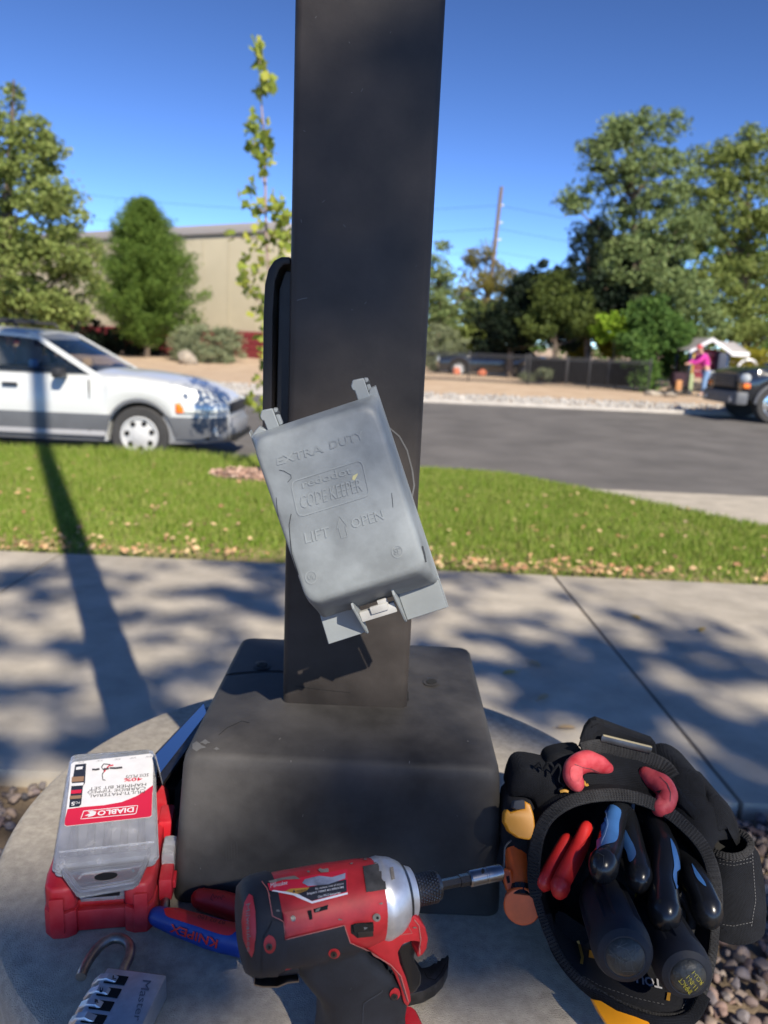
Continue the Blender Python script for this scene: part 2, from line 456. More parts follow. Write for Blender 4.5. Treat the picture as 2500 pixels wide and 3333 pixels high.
# lawn
bx = [1.2, 1.66, 2.3, 3.0, 4.0, 4.8]; by = [8.1, 7.5, 6.72, 5.88, 4.9, 4.28]
def lawn_top(x): return 8.06 if x < 1.2 else float(np.interp(x, bx, by))
lp = [(-14, 4.27), (4.78, 4.27)]+[(x-.03, y-.03) for x, y in zip(bx[::-1], by[::-1])]+[(-14, 8.06)]
def lz(y): return -.015 + .0*y
n = len(lp); g = G()
g.add([(x, y, float(lz(y))) for x, y in lp]+[(x, y, -.2) for x, y in lp], [tuple(range(n))]+[(i, (i+1) % n, n+(i+1) % n, n+i) for i in range(n)])
tag(g.build('lawn_bed', m_lawn, None, 0), kind='structure')
def lawn_pts(N, x0=-9.5, x1=4.8, edge=0.):
    x = np.random.uniform(x0, x1, N); y = 4.27+np.random.uniform(0, 1, N)**1.15*3.8
    top = np.where(x < 1.2, 8.06, np.interp(x, bx, by)); k = (y < top) & (np.abs(x) < 1.0+y*.95)
    # mulch ring of the sapling stays bare
    k &= ((x+1.2)/.45)**2+((y-7.1)/.30)**2 > 1
    return x[k], y[k]
x, y = lawn_pts(410000); N = len(x)
nz = np.sin(x*1.7+y*2.3)*np.sin(x*.9-y*1.1)*.5+.5
dry = np.clip(1-(y-4.27)/.9, 0, 1)
keep = np.random.rand(N) > np.maximum(np.clip(1-(y-4.27)/.75, 0, 1)*(.75+.35*nz), .55*(np.sin(x*3.1+1)*np.sin(y*4.3+x) > .55)); x, y, nz = x[keep], y[keep], nz[keep]; N = len(x)
hgt = (.03+.035*np.random.rand(N))*(.75+.5*nz)*(.55+.45*np.clip((y-4.27)/.6, 0, 1))*(1+.9*np.clip((y-7.3)/.7, 0, 1)*(x < .2)); th = np.random.uniform(0, 2*np.pi, N); wd = .0032+.003*np.random.rand(N)
lean = hgt*.7*np.random.rand(N); ph = np.random.uniform(0, 2*np.pi, N); z0 = lz(y)
V = np.stack([np.stack([x-wd*np.cos(th), y-wd*np.sin(th), z0], 1), np.stack([x+wd*np.cos(th), y+wd*np.sin(th), z0], 1),
              np.stack([x+lean*np.cos(ph), y+lean*np.sin(ph), z0+hgt], 1)], 1).reshape(-1, 3)
tag(fast('grass', V, np.arange(3*N).reshape(-1, 3), m_grass), 'green lawn strip between the sidewalk and the street, browner by the walk', 'grass', kind='stuff')
def leaf_quads(P, size, mt, name, flat=.25, parent=None, asp=.6, up_bias=None):
    """P (n,3): diamond shaped leaf faces, random facing"""
    n = len(P); s = size*(.6+.8*np.random.rand(n))[:, None]
    d = np.random.normal(size=(n, 3)); d[:, 2] *= flat; 
    if up_bias is not None: d += up_bias
    d /= np.linalg.norm(d, axis=1)[:, None]
    e = np.random.normal(size=(n, 3)); 
    if flat < .5: e[:, 2] *= flat
    e -= d*(e*d).sum(1)[:, None]; e /= np.linalg.norm(e, axis=1)[:, None]
    V = np.stack([P-d*s*.5, P+e*s*asp*.5, P+d*s*.5, P-e*s*asp*.5], 1).reshape(-1, 3)
    return fast(name, V, np.arange(4*n).reshape(-1, 4), mt, parent)
x, y = lawn_pts(1500); 
k = np.random.rand(len(x)) < np.clip(1.25-(y-4.27)/3.0, .10, 1); x, y = x[k], y[k]
x2 = np.random.uniform(-4.5, 4.4, 1500); y2 = 4.25+np.abs(np.random.normal(0, .13, 1500)); kk = np.sin(x2*2.1)+np.sin(x2*5.3+1)+np.random.normal(0, .8, 1500) > -.4; x2, y2 = x2[kk], y2[kk]
X = np.concatenate([x, x2]); Y = np.concatenate([y, y2])
tag(leaf_quads(np.stack([X, Y, lz(Y)+.035+.015*np.random.rand(len(X))], 1), .042, m_litter, 'leaf_litter', .35), 'dry brown leaves scattered over the lawn and along the walk', 'leaves', kind='stuff')
# mulch ring + single leaves on the walk
g = G(); g.prism([(-1.2+.44*math.cos(t), 7.1+.29*math.sin(t)) for t in np.linspace(0, 2*math.pi, 24, endpoint=False)], None, .03, .01, 1, -.03)
tag(g.build('mulch_ring', m_dirt, None), kind='structure')
a = np.random.uniform(0, 2*np.pi, 900); r_ = np.sqrt(np.random.rand(900))
m_chip = mat('wood_chips', (.45, .30, .22), .9, var=.3, vscale=20, island=[(.50, .33, .25), (.34, .2, .15), (.6, .45, .36)])
tag(leaf_quads(np.stack([-1.2+.44*r_*np.cos(a), 7.1+.29*r_*np.sin(a), .008+.03*np.random.rand(900)], 1), .05, m_chip, 'wood_chips', .3), 'pinkish wood chips in the ring round the sapling', 'mulch', kind='stuff')
mm_ = 0
spots = [((2070, 2010), 'yellow leaf on the walk right of the grey cover, nearer the lawn', m_yel), ((2285, 2050), 'yellow leaf on the walk at the right, lit by sun', m_yel), ((1770, 2270), 'reddish brown leaf on the walk past the dark joint', m_litter),
         ((1660, 2190), 'yellowish curled leaf on the sunny walk behind the base', m_yel), ((1845, 2370), 'pale red leaf on the walk just behind the bag strap', m_litter), ((1740, 2160), 'dark twisted leaf on the shaded walk', m_litter)]
m_yleaf = mat('yellow_leaf', (.55, .36, .08), .7)
for (p, lb, mm) in spots:
    c = onz(*p, .006); g = G(); th = random.uniform(0, 6)
    pts = [(math.cos(t)*(.032 if abs(math.cos(t)) > .5 else .026), math.sin(t)*.014) for t in np.linspace(0, 2*math.pi, 10, endpoint=False)]
    g.add([Vector((c.x+u*math.cos(th)-v*math.sin(th), c.y+u*math.sin(th)+v*math.cos(th), .006+abs(v)*.5)) for u, v in pts], [tuple(range(10))])
    g.tube([(c.x+.03*math.cos(th), c.y+.03*math.sin(th), .004), (c.x+.05*math.cos(th), c.y+.05*math.sin(th), .008)], .001, 5)
    tag(g.build('fallen_leaf', m_yleaf if mm is m_yel else m_litter), lb, 'leaf', 'single fallen leaves on the sidewalk')
# gravel bed
def rocks(name, pos, size, mt, label, cat, flat=.6):
    bm = bmesh.new(); bmesh.ops.create_icosphere(bm, subdivisions=2, radius=1)
    bv = np.array([v.co[:] for v in bm.verts]); bf = np.array([[v.index for v in f.verts] for f in bm.faces]); bm.free()
    VV, FF = [], []
    var = []
    for q in range(14):
        d = np.random.normal(size=(7, 3)); d /= np.linalg.norm(d, axis=1)[:, None]; o = np.random.uniform(.28, .75, 7)
        v = bv.copy()
        for dd, oo in zip(d, o):
            t = v@dd; ex = np.clip(t-oo, 0, None); v -= ex[:, None]*dd*.97
        var.append(v)
    for i, p in enumerate(pos):
        s = size*random.uniform(.5, 1.35); v = var[i % 14]*np.array([s*random.uniform(.8, 1.2), s*random.uniform(.6, .95), s*flat*random.uniform(.8, 1.2)])/2
        Rm = np.array(Euler((random.uniform(-.7, .7), random.uniform(-.7, .7), random.uniform(0, 6.3))).to_matrix())
        VV.append(v@Rm.T+np.array(p)); FF.append(bf+i*len(bv))
    return tag(fast(name, np.concatenate(VV), np.concatenate(FF), mt, None, False), label, cat, kind='stuff')
pos = []
for i in range(3600):
    x = random.uniform(.36, 1.9); y = random.uniform(.35, 1.985); pos.append((x, y, -.05+random.uniform(0, .035)))
for i in range(1500):
    x = random.uniform(-1.9, -.45); y = random.uniform(.9, 1.985); pos.append((x, y, -.045+random.uniform(0, .03)))
rocks('gravel', pos, .040, m_grav, 'mixed grey and pink river gravel beside the concrete footing', 'gravel')
pos = []
for i in range(3800):
    x = random.uniform(-9, 15); y = 18.45+random.random()**1.1*2.4; pos.append((x, y, terr(x, y)+random.uniform(0, .04)))
rocks('white_stones', pos, .13, m_stone, 'band of white landscape stones along the far side of the street', 'stones')

# ================================================================ FOOTING, POST, BASE COVER
PC = (-.030, .750)
ft = thing('concrete_footing', 'round raised concrete footing that carries the dark post and the tools', 'concrete footing', (PC[0], PC[1], -.05))
g = G(); g.lathe((PC[0], PC[1], -.05), (0, 0, 1), [(0, .348), (.770, .348), (.783, .3465), (.791, .342), (.795, .335)], 96)
g.build('pier', m_pier, ft, 30)
post = thing('lamp_post', 'tall square dark bronze lamp post rising out of a boxy base cover', 'lamp post', (-.030, .7685, .745))
def rrect(cx, cy, hw, hh, r, n=4):
    out = []
    for (sx, sy, a0) in ((1, 1, 0), (-1, 1, 90), (-1, -1, 180), (1, -1, 270)):
        for k in range(n+1):
            a = R(a0+90*k/n); out.append((cx+sx*(hw-r)+r*math.cos(a), cy+sy*(hh-r)+r*math.sin(a)))
    return out
gp = G(); gp.loft([[(x, y, z) for x, y in rrect(-.0305, .7685, .0622, .0622, .007)] for z in (.75, 8.6)], True, True)
PB = gp.bvh(); gp.build('post_shaft', m_post, post, 30)
# luminaire
g = G(); g.box((-.03, .50, 8.62), (.36, .62, .10), .03); g.build('luminaire_head', m_post, post)
g = G(); g.box((-.03, .45, 8.565), (.28, .4, .012), .003); g.build('luminaire_lens', m_lamp, post)
# base cover: rounded square hood, outward flare, split by a seam
BX, BY = -.0275, .757
def hood(y_lo=None):
    g = G()
    lev = [(.7465, .1500, .013), (.76, .1498, .013), (.80, .1475, .012), (.876, .1420, .011), (.8845, .1405, .011), (.8885, .1378, .012), (.8902, .1340, .013), (.8950, .098, .02), (.8980, .0655, .009)]
    g.loft([[(x, y, z) for x, y in rrect(BX, BY + (.0115 if i >= 8 else (.006 if i == 7 else 0)), w_, w_, r_, 6)] for i, (z, w_, r_) in enumerate(lev)], False, True)
    return g
gb = hood(); BB = gb.bvh(); base = gb.build('base_cover', m_base, post, 50)
# seam, screw recesses, scuffs
stroke('seam', [(682, 2222), (700, 2205), (760, 2193), (860, 2184), (921, 2186)], 5, BB, m_hole, base, .0004)
for (cx, cy) in ((1404, 2222), (853, 2168)):
    patch('screw_recess', [(cx+27*math.cos(t), cy+14*math.sin(t)) for t in np.linspace(0, 6.28, 18, endpoint=False)], BB, m_base, base, .0012, 8, .002)
    patch('screw_head', [(cx+18*math.cos(t), cy+1+9*math.sin(t)) for t in np.linspace(0, 6.28, 14, endpoint=False)], BB, m_hole, base, .0018, 8, .001)
patch('gap', [(1322, 2252), (1329, 2250), (1331, 2282), (1321, 2284)], BB, m_hole, base, .0005, 8)
stroke('scratch', [(712, 2394), (740, 2370), (788, 2348), (812, 2354)], 1.8, BB, m_hole, base, .0005)
stroke('scratch', [(960, 2232), (1010, 2240), (1070, 2247), (1140, 2254)], 1.5, PB, m_hole, base, .0004)
for (a, b, k) in ((640, 2430, 26), (668, 2416, 14), (705, 2438, 9)):
    patch('scuff', [(a+k*math.cos(t)*(1+.4*math.sin(3*t)), b+k*.45*math.sin(t)*(1+.4*math.cos(4*t))) for t in np.linspace(0, 6.28, 12, endpoint=False)], BB, m_scr, base, .0004, 10)
stroke('scratch', [(1268, 1393), (1300, 1420), (1325, 1465), (1342, 1530), (1348, 1580), (1340, 1625)], 5, PB, m_scr, post, .0004)
stroke('scratch', [(967, 978), (985, 972), (1000, 970)], 3, PB, m_scr, post, .0004)
# rounded plate standing off the post's left side
hp = thing('side_housing', 'dark rounded housing mounted on the left side of the post', 'housing', (-.11, .76, 1.16))
for i in range(12):   # small nicks and dust specks
    px, py = random.uniform(975, 1400), random.uniform(30, 1250); a_ = random.uniform(0, 3); L_ = random.uniform(3, 14)
    stroke('nick', [(px, py), (px+L_*math.cos(a_), py+L_*math.sin(a_))], random.uniform(1.2, 3), PB, m_scr, post, .0004)
for i in range(11):
    px, py = random.uniform(620, 1580), random.uniform(2330, 2840); a_ = random.uniform(0, 3); L_ = random.uniform(2, 8)
    stroke('nick', [(px, py), (px+L_*math.cos(a_), py+L_*math.sin(a_))], random.uniform(1.2, 3), BB, m_scr, base, .0004)
for i in range(5):
    px = 735+i*9; stroke('drip_mark', [(px, 2735+random.uniform(0, 12)), (px+2, 2790+random.uniform(0, 15))], 4, BB, m_hole if 0 else mat('damp_streak', (.028, .027, .027), .7), base, .0004)
MXZ = Matrix(((1, 0, 0, 0), (0, 0, -1, 0), (0, 1, 0, 0), (0, 0, 0, 1)))
g = G(); g.prism([(-.0935, 1.3225), (-.101, 1.3225), (-.108, 1.319), (-.113, 1.311), (-.1160, 1.298), (-.1170, 1.27), (-.1168, 1.16), (-.1150, 1.148), (-.1090, 1.146), (-.1080, 1.16), (-.1085, 1.27), (-.107, 1.30), (-.1035, 1.311), (-.0995, 1.3155), (-.0935, 1.3165)][::-1], MXZ, .085, .0015, 2, -.80)
g.build('housing_shell', m_post, hp, 50)
g = G(); g.prism([(-.1065, 1.16), (-.0929, 1.16), (-.0929, 1.312), (-.1000, 1.312), (-.1055, 1.295)], MXZ, .070, .001, 1, -.80); g.build('gap_block', m_black, hp)  # black block holding the plate; its colour stands for the gap's shade

# ================================================================ GREY WEATHERPROOF COVER
c0 = [at(830, 1406, .56), at(1247, 1264, .56), at(1443, 1982, .58), at(1058, 2096, .58)]
ctr = sum(c0, Vector())/4
ax = ((c0[1]-c0[0])+(c0[2]-c0[3])).normalized(); ay = ((c0[0]-c0[3])+(c0[1]-c0[2])).normalized()
CM = frame(ctr, ax, ay)   # local x right, y up the cover, z towards the viewer
oc = thing('outlet_cover', 'tilted grey plastic weatherproof outlet cover with raised lettering, in front of the dark post', 'outlet cover', ctr)
def L3(x, y, z): return CM @ Vector((x, y, z))
def rr(hw, y0, y1, r, zf, n=5, cx=0):
    return [L3(x, y, zf(y)) for x, y in rrect(cx, (y0+y1)/2, hw, (y1-y0)/2, r, n)]
k_ = lambda a, b: (lambda y: a+(b-a)*min(1.05, max(-.3, (y+.032)/.12)))
gc = G()
rings = [rr(.0488, -.0665, .0885, .003, k_(0, 0)), rr(.0482, -.0655, .0885, .004, k_(.004, .003)), rr(.0474, -.0600, .0880, .006, k_(.011, .006)),
         rr(.0462, -.0420, .0875, .008, k_(.034, .013)), rr(.0457, -.0365, .0870, .010, k_(.0415, .018)), rr(.0445, -.0335, .0858, .0105, k_(.0440, .0198)),
         rr(.0420, -.0305, .0830, .011, k_(.0449, .0207)), rr(.030, -.018, .070, .011, k_(.0453, .0212)), rr(.016, .002, .046, .01, k_(.0453, .0213))]
gc.loft(rings, False, True)
inner = [[CM @ Vector(((CM.inverted()@p).x*.965, (CM.inverted()@p).y*.97, (CM.inverted()@p).z-.0025)) for p in r] for r in rings[:6]]
gc.loft([rings[0], inner[0]], False, False); gc.loft(inner, False, True)
CB = gc.bvh(); shell = gc.build('cover_shell', m_pvc, oc, 50)
# thin rear flange rising along right edge + side lips
g = G(); g.prism([(-.0492, -.065), (-.0484, -.065), (-.0484, .0905), (-.0492, .0905)], CM, -.010, 0); g.build('side_lip', m_pvc2, oc)
g = G(); g.prism([(.0484, -.0905), (.0494, -.0905), (.0494, .0935), (.0484, .0935)], CM, .0075, .0002, 1, -.0075); g.build('side_lip', m_pvc2, oc)
g = G(); g.prism([(.040, .0865), (.0488, .0865), (.0488, .0935), (.045, .0935)], CM, .006, .0006, 1, -.005); g.build('corner_ear', m_pvc2, oc)
g = G(); g.prism([(-.0488, .082), (-.036, .0885), (-.0405, .0925), (-.0488, .0875)], CM, .007, .0006, 1, -.005); g.build('corner_ear', m_pvc2, oc)
# hinge knuckles
for kx in (-.0310, .0385):
    g = G(); g.prism([(kx-.0045, .083), (kx+.0045, .083), (kx+.0045, .102), (kx-.0035, .103), (kx-.0060, .0995), (kx-.0060, .0965), (kx-.0045, .0955)], CM, .0035, .0006, 1, -.002)
    g.prism([(kx+.0046, .0885), (kx+.0072, .0885), (kx+.0072, .1005), (kx+.0046, .1015)], CM, .006, .0004, 1, -.0065)
    g.build('hinge_knuckle', m_pvc2, oc)
    g = G(); g.tube([L3(kx-.0063, .0978, -.002), L3(kx+.0078, .0978, -.002)], .0019, 8); g.build('hinge_pin', m_crack, oc)
# bottom skirt: two flaps with upright ribs, latch between them
for nm, x0, x1 in (('flap', -.0510, -.0195), ('flap', .0150, .0484)):
    g = G(); g.prism([(x0, -.0900), (x1, -.0895), (x1, -.0645), (x0+(.002 if x0 < 0 else 0), -.0645)], CM, .0022, .0006, 1, 0.0002); g.build(nm, m_pvc2, oc)
for x0, hh in ((-.0192, .026), (.0130, .024)):
    g = G(); Mr = CM @ Matrix(((0, 0, 1, x0), (1, 0, 0, 0), (0, 1, 0, 0), (0, 0, 0, 1)))
    # profile in (z,y)
    g.prism([(0, -.0905), (.004, -.0900), (.006, -.087), (hh, -.0560), (hh-.002, -.052), (0, -.062)], CM @ Matrix(((0, 0, 1, x0), (0, 1, 0, 0), (1, 0, 0, 0), (0, 0, 0, 1))), .0018, .0003, 1)
    g.build('rib', m_pvc2, oc)
g = G(); g.box((-.003, -.0705, .0120), (.0285, .0085, .004), .0008, CM); g.box((-.001, -.0668, .0150), (.014, .0060, .0025), .0006, CM); g.box((.003, -.0632, .0140), (.008, .005, .002), .0005, CM)
g.build('latch', m_pvcw, oc)
for q in ([(1178, 1985), (1190, 1990), (1206, 1978), (1220, 1983)],): pass
# hidden carrying box between cover and post
bxm = G(); Lb = [CM @ Vector((x, y, -.0005)) for x, y in rrect(0, .012, .034, .052, .006, 3)]
hb = [Vector((p.x*1+ .0, .7060, p.z)) for p in Lb]
bxm.loft([Lb, hb], True, True); 
ob_ = thing('outlet_box', 'grey electrical outlet box hidden behind the tilted cover, fixed to the post', 'outlet box', (ctr.x, .70, ctr.z))
bxm.build('box_body', m_pvc2, ob_)
# raised lettering and marks (same plastic, standing proud)
Z4 = lambda x, y: (800+.42956*x, 1200+.42956*y)
def q4(*p): return [Z4(*a) for a in p]
for s_, q in (('EXTRA', q4((240, 732), (592, 632), (575, 570), (232, 672))), ('DUTY', q4((640, 612), (905, 530), (885, 468), (632, 552))),
              ('redodot', q4((432, 905), (808, 795), (790, 735), (425, 850))), ('CODE KEEPER', q4((420, 1062), (888, 925), (868, 825), (408, 962))),
              ('LIFT', q4((455, 1322), (642, 1272), (628, 1195), (442, 1245))), ('OPEN', q4((808, 1212), (1052, 1140), (1030, 1068), (792, 1138))),
              ('UL', q4((478, 1600), (528, 1588), (520, 1558), (470, 1570))), ('SP', q4((1130, 1408), (1180, 1398), (1170, 1350), (1120, 1362)))):
    text(s_, q, CB, m_pvc2, shell, .0006, thick=.0009, bold=.012 if s_ in ('EXTRA', 'DUTY') else .004)
fr = [Z4(*p) for p in [(375, 848), (850, 698), (875, 708), (890, 735), (932, 930), (925, 955), (895, 972), (440, 1112), (405, 1108), (390, 1085), (350, 900), (355, 865)]]
def rstroke(name, pts, wd, bvh, mt, parent, closed=False, off=.0005, th=.0007):
    P = [Vector(p) for p in pts]+([Vector(pts[0])] if closed else []); Q = []
    for i in range(len(P)-1):
        k = max(1, int((P[i+1]-P[i]).length/10))
        for j in range(k): Q.append(P[i].lerp(P[i+1], j/k))
    Q.append(P[-1]); V2, F = stroke_poly(Q, wd); V, F = drape(V2, F, bvh, off, th); g = G(); g.add(V, F); return g.build(name, mt, parent, 0)
rstroke('raised_frame', fr, 4.2, CB, m_pvc2, shell, True)
rstroke('raised_arrow', [Z4(*p) for p in [(738, 1278), (772, 1268), (755, 1195), (768, 1190), (712, 1118), (692, 1212), (705, 1208), (725, 1280)]], 2.0, CB, m_pvc2, shell, True)
for (cx, cy, r_) in ((495, 1580, 42), (1148, 1385, 40)):
    rstroke('raised_circle', [Z4(cx+r_*math.cos(t), cy+r_*1.12*math.sin(t)) for t in np.linspace(0, 6.28, 22, endpoint=False)], 3., CB, m_pvc2, shell, True)
for pts, wd in (([(255, 768), (290, 775), (315, 790), (342, 805), (345, 830), (318, 860)], 1.8), ([(232, 975), (240, 1060), (252, 1150), (262, 1230), (272, 1290)], 1.6),
                ([(345, 1100), (330, 1180), (335, 1260), (350, 1400), (375, 1480), (400, 1560), (422, 1670)], 2.6), ([(1105, 940), (1112, 1000), (1115, 1050)], 1.6), ([(1335, 1345), (1350, 1400), (1362, 1465)], 5)):
    stroke('crack', [Z4(*p) for p in pts], wd, CB, m_crack, shell, .0004)
m_smear = mat('yellow_smear', (.40, .38, .20), .8)
patch('smear', [Z4(*p) for p in [(812, 812), (850, 792), (842, 815), (822, 850), (806, 838)]], CB, m_smear, shell, .00035, 8)
patch('smear', [Z4(*p) for p in [(784, 886), (792, 880), (796, 892), (788, 897)]], CB, m_crack, shell, .00035, 8)
# ================================================================ SHADE TREE behind the viewer
def vnoise(x, y, seed=0):
    rng = np.random.RandomState(seed); T = rng.rand(64, 64)
    xi = np.floor(x).astype(int); yi = np.floor(y).astype(int); fx = x-xi; fy = y-yi
    fx = fx*fx*(3-2*fx); fy = fy*fy*(3-2*fy)
    g_ = lambda a, b: T[a % 64, b % 64]
    return (g_(xi, yi)*(1-fx)+g_(xi+1, yi)*fx)*(1-fy)+(g_(xi, yi+1)*(1-fx)+g_(xi+1, yi+1)*fx)*fy
# dapple map of the shade tree: (pixel of the ground spot, radius x, radius y in metres, weight)
DAPPLE = [(1750, 2100, .38, .5, .25), (2200, 2250, .5, .45, .25), (1650, 2350, .3, .28, -.5), (1500, 2050, .2, .3, -.3), (2200, 1960, .7, .3, -.6), (1300, 1880, .4, .15, .3),
          (100, 2350, .35, .4, .15), (400, 1900, .3, .2, -.2), (700, 2000, .3, .2, .1), (850, 2250, .25, .3, -.25), (2350, 2480, .3, .2, .2)]
# (px, py, height of the surface or minus its distance, ...); added lower-left clumps stand in for the viewer's own shadow
DAPPLE_UP = [(120, 2740, .745, .10, .05, -1.0), (230, 3230, .745, .11, .10, 1.2), (120, 2950, .745, .08, .04, .8), (560, 3150, .745, .05, .06, -.6), (900, 3250, .745, .12, .06, .5), (1550, 3200, .745, .10, .07, .9),
             (1050, 1460, -.55, .09, .055, 1.3), (1100, 1900, -.55, .07, .06, -.7), (1200, 300, -.706, .10, .09, 1.0), (1050, 900, -.706, .10, .08, .8), (1250, 1100, -.706, .05, .05, -.5),
             (1300, 2560, .89, .10, .04, .7), (1300, 2750, .80, .12, .04, .8), (800, 2650, .85, .08, .05, -.3), (2000, 2900, .83, .10, .10, .3), (2300, 2700, .85, .08, .08, .6), (1850, 2550, .88, .05, .03, -.5), (1700, 2700, .84, .035, .035, -.9), (1000, 2950, -.43, .06, .05, -.25)]
SH = Vector((-.442, .897))/math.tan(SUN_EL)
# (ground x, ground y, radius x, radius y, weight): where the foliage is thick (+) or open (-)
FIELD = [(p[0], p[1], p[2], p[3], p[4]) for p in []]
def gp_(px, py): v = onz(px, py, 0); return v.x, v.y
for (px, py, rx, ry, wt) in DAPPLE:
    a_, b_ = gp_(px, py); FIELD.append((a_, b_, rx, ry, wt))
for (px, py, z, rx, ry, wt) in DAPPLE_UP:      # spots on things above the ground, followed down the sun ray
    v = onz(px, py, z) if z > 0 else at(px, py, -z); FIELD.append((v.x+SH.x*v.z, v.y+SH.y*v.z, rx, ry, wt))
st = thing('shade_tree', 'broad leafy tree standing behind the viewer that dapples the walk', 'tree', (5.0, -7.5, -.05))
N = 34000
c = np.array([4.55, -7.2, 8.1]); P = np.random.uniform(-1, 1, (N*3, 3)); P = P[(P**2).sum(1) < 1][:N]*np.array([2.7, 1.9, 1.3])+c
gx = P[:, 0]+SH.x*P[:, 2]; gy = P[:, 1]+SH.y*P[:, 2]
f = .5+.7*(vnoise(gx*1.7+9, gy*1.9+3, 3)-.5)+1.1*(vnoise(gx*4.3, gy*5.2, 5)-.5)+1.1*(vnoise(gx*8.5, gy*11, 6)-.5)-.22
for (a_, b_, rx, ry, wt) in FIELD: f = f+wt*np.exp(-((gx-a_)/rx)**2-((gy-b_)/ry)**2)
f -= 2.0*np.clip((gy-4.25)/.35, 0, 1)
f -= .8*np.clip((np.abs(gx-.2)-2.6)/.6, 0, 1)
keep = f > .5+.17*np.random.normal(size=len(f))
P = P[keep]
m_shl = mat('shade_leaves', (.05, .09, .02), .6, var=.3, vscale=3, leaf=.25)
leaf_quads(P, .10, m_shl, 'crown', 1., st, .7)
g = G(); tr_ = [Vector((5.0, -7.5, -.05)), Vector((4.95, -7.5, 2.4)), Vector((4.8, -7.4, 5.0)), Vector((4.6, -7.25, 7.4)), Vector((4.5, -7.2, 9.0))]
g.tube(smooth_path(tr_, 4), smooth_vals([.24, .19, .15, .08, .02], 4), 10)
for i in range(14):
    a_ = i*2.4; p0 = Vector((4.75, -7.4, 5.6)).lerp(Vector((4.55, -7.2, 8.6)), i/14); L_ = random.uniform(1.0, 1.9)
    p1 = p0+Vector((math.cos(a_)*L_, math.sin(a_)*L_*.8, .5+.3*random.random())); md = p0.lerp(p1, .5)+Vector((0, 0, .12))
    g.tube([p0, md, p1], [.045, .03, .008], 6)
g.build('trunk', m_bark, st)

# ================================================================ TREES BEYOND
def crown_pts(blobs, nclump, cr, per, surf=.5, seed=1, droop=0.):
    rs = np.random.RandomState(seed); vol = np.array([b[3]*b[4]*b[5] for b in blobs])**.75; vol /= vol.sum(); C = []
    for b, k in zip(blobs, np.maximum(1, (vol*nclump).astype(int))):
        d = rs.normal(size=(k, 3)); d /= np.linalg.norm(d, axis=1)[:, None]; r = (surf+(1-surf)*rs.rand(k))**.6
        C.append(d*r[:, None]*np.array(b[3:6])+np.array(b[:3]))
    C = np.concatenate(C); cr_ = cr*(.5+.9*rs.rand(len(C)))
    d = rs.normal(size=(len(C), per, 3)); d /= np.maximum(1e-6, np.linalg.norm(d, axis=2))[..., None]
    r = rs.rand(len(C), per, 1)**.45
    q = d*r*cr_[:, None, None]*np.array([1.15, 1.15, .75])
    q[..., 2] -= droop*(q[..., 0]**2+q[..., 1]**2)
    return (q+C[:, None, :]).reshape(-1, 3), C
def tree(name, label, cat, base, top, blobs, mt, leaf=.14, nclump=200, cr=.5, per=60, tr=.18, seed=1, limbs=14, group=None, surf=.5, asp=.6, mb=None, flat=1., droop=0.):
    t = thing(name, label, cat, base, 0, group)
    P, C = crown_pts(blobs, nclump, cr, per, surf, seed, droop)
    leaf_quads(P, leaf, mt, 'crown', flat, t, asp)
    g = G(); b0 = Vector(base); tp = Vector(top); rs = random.Random(seed)
    mid = b0.lerp(tp, .5)+Vector((rs.uniform(-.15, .15), 0, 0))
    g.tube(smooth_path([b0, mid, tp], 4), smooth_vals([tr, tr*.65, tr*.12], 4), 9)
    idx = list(range(len(C))); rs.shuffle(idx)
    for i in idx[:limbs]:
        c_ = Vector(C[i]); h = max(.15, min(.9, (c_.z-b0.z)/(tp.z-b0.z)-.18)); p0 = b0.lerp(tp, h)
        g.tube([p0, p0.lerp(c_, .5)+Vector((0, 0, -.04*(c_-p0).length)), c_], [tr*.35, tr*.2, tr*.05], 5)
    g.build('trunk', mb or m_bark, t); return t
def leafmat(n, c, a, b_, tl=.25): return mat(n, c, .6, spec=.15, var=.35, vscale=1.2, leaf=tl, island=[a, c, b_])
m_l1 = leafmat('leaves_olive', (.18, .23, .06), (.10, .14, .035), (.30, .34, .11))
m_l2 = leafmat('leaves_pine', (.10, .17, .030), (.045, .085, .016), (.19, .28, .055))
m_l3 = leafmat('leaves_sage', (.22, .25, .14), (.16, .19, .10), (.30, .33, .21))
m_l4 = leafmat('leaves_sapling', (.27, .33, .06), (.16, .21, .03), (.46, .44, .08), .4)
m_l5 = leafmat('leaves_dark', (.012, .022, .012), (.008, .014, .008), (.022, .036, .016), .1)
m_l6 = leafmat('leaves_locust', (.17, .23, .085), (.10, .15, .05), (.27, .32, .13))
m_l7 = leafmat('leaves_lime', (.24, .38, .03), (.16, .27, .02), (.36, .48, .06), .4)
m_l8 = leafmat('leaves_mid', (.08, .16, .035), (.05, .10, .022), (.14, .23, .05))
m_l9 = leafmat('leaves_gold', (.30, .28, .03), (.20, .20, .03), (.42, .36, .05), .35)
m_l10 = leafmat('leaves_darkolive', (.08, .11, .028), (.045, .065, .015), (.15, .19, .04))
A = lambda px, py, Y: tuple(at(px, py, Y))
def B(px, py, Y, rx, rz, ry=None):     # a leaf mass centred on that line of sight, sizes in metres
    p = at(px, py, Y); return (p.x, p.y, p.z, rx, ry or rx*.9, rz)
def gz(px, Y): v = at(px, 1200, Y); return (v.x, Y, terr(v.x, Y)-.05)
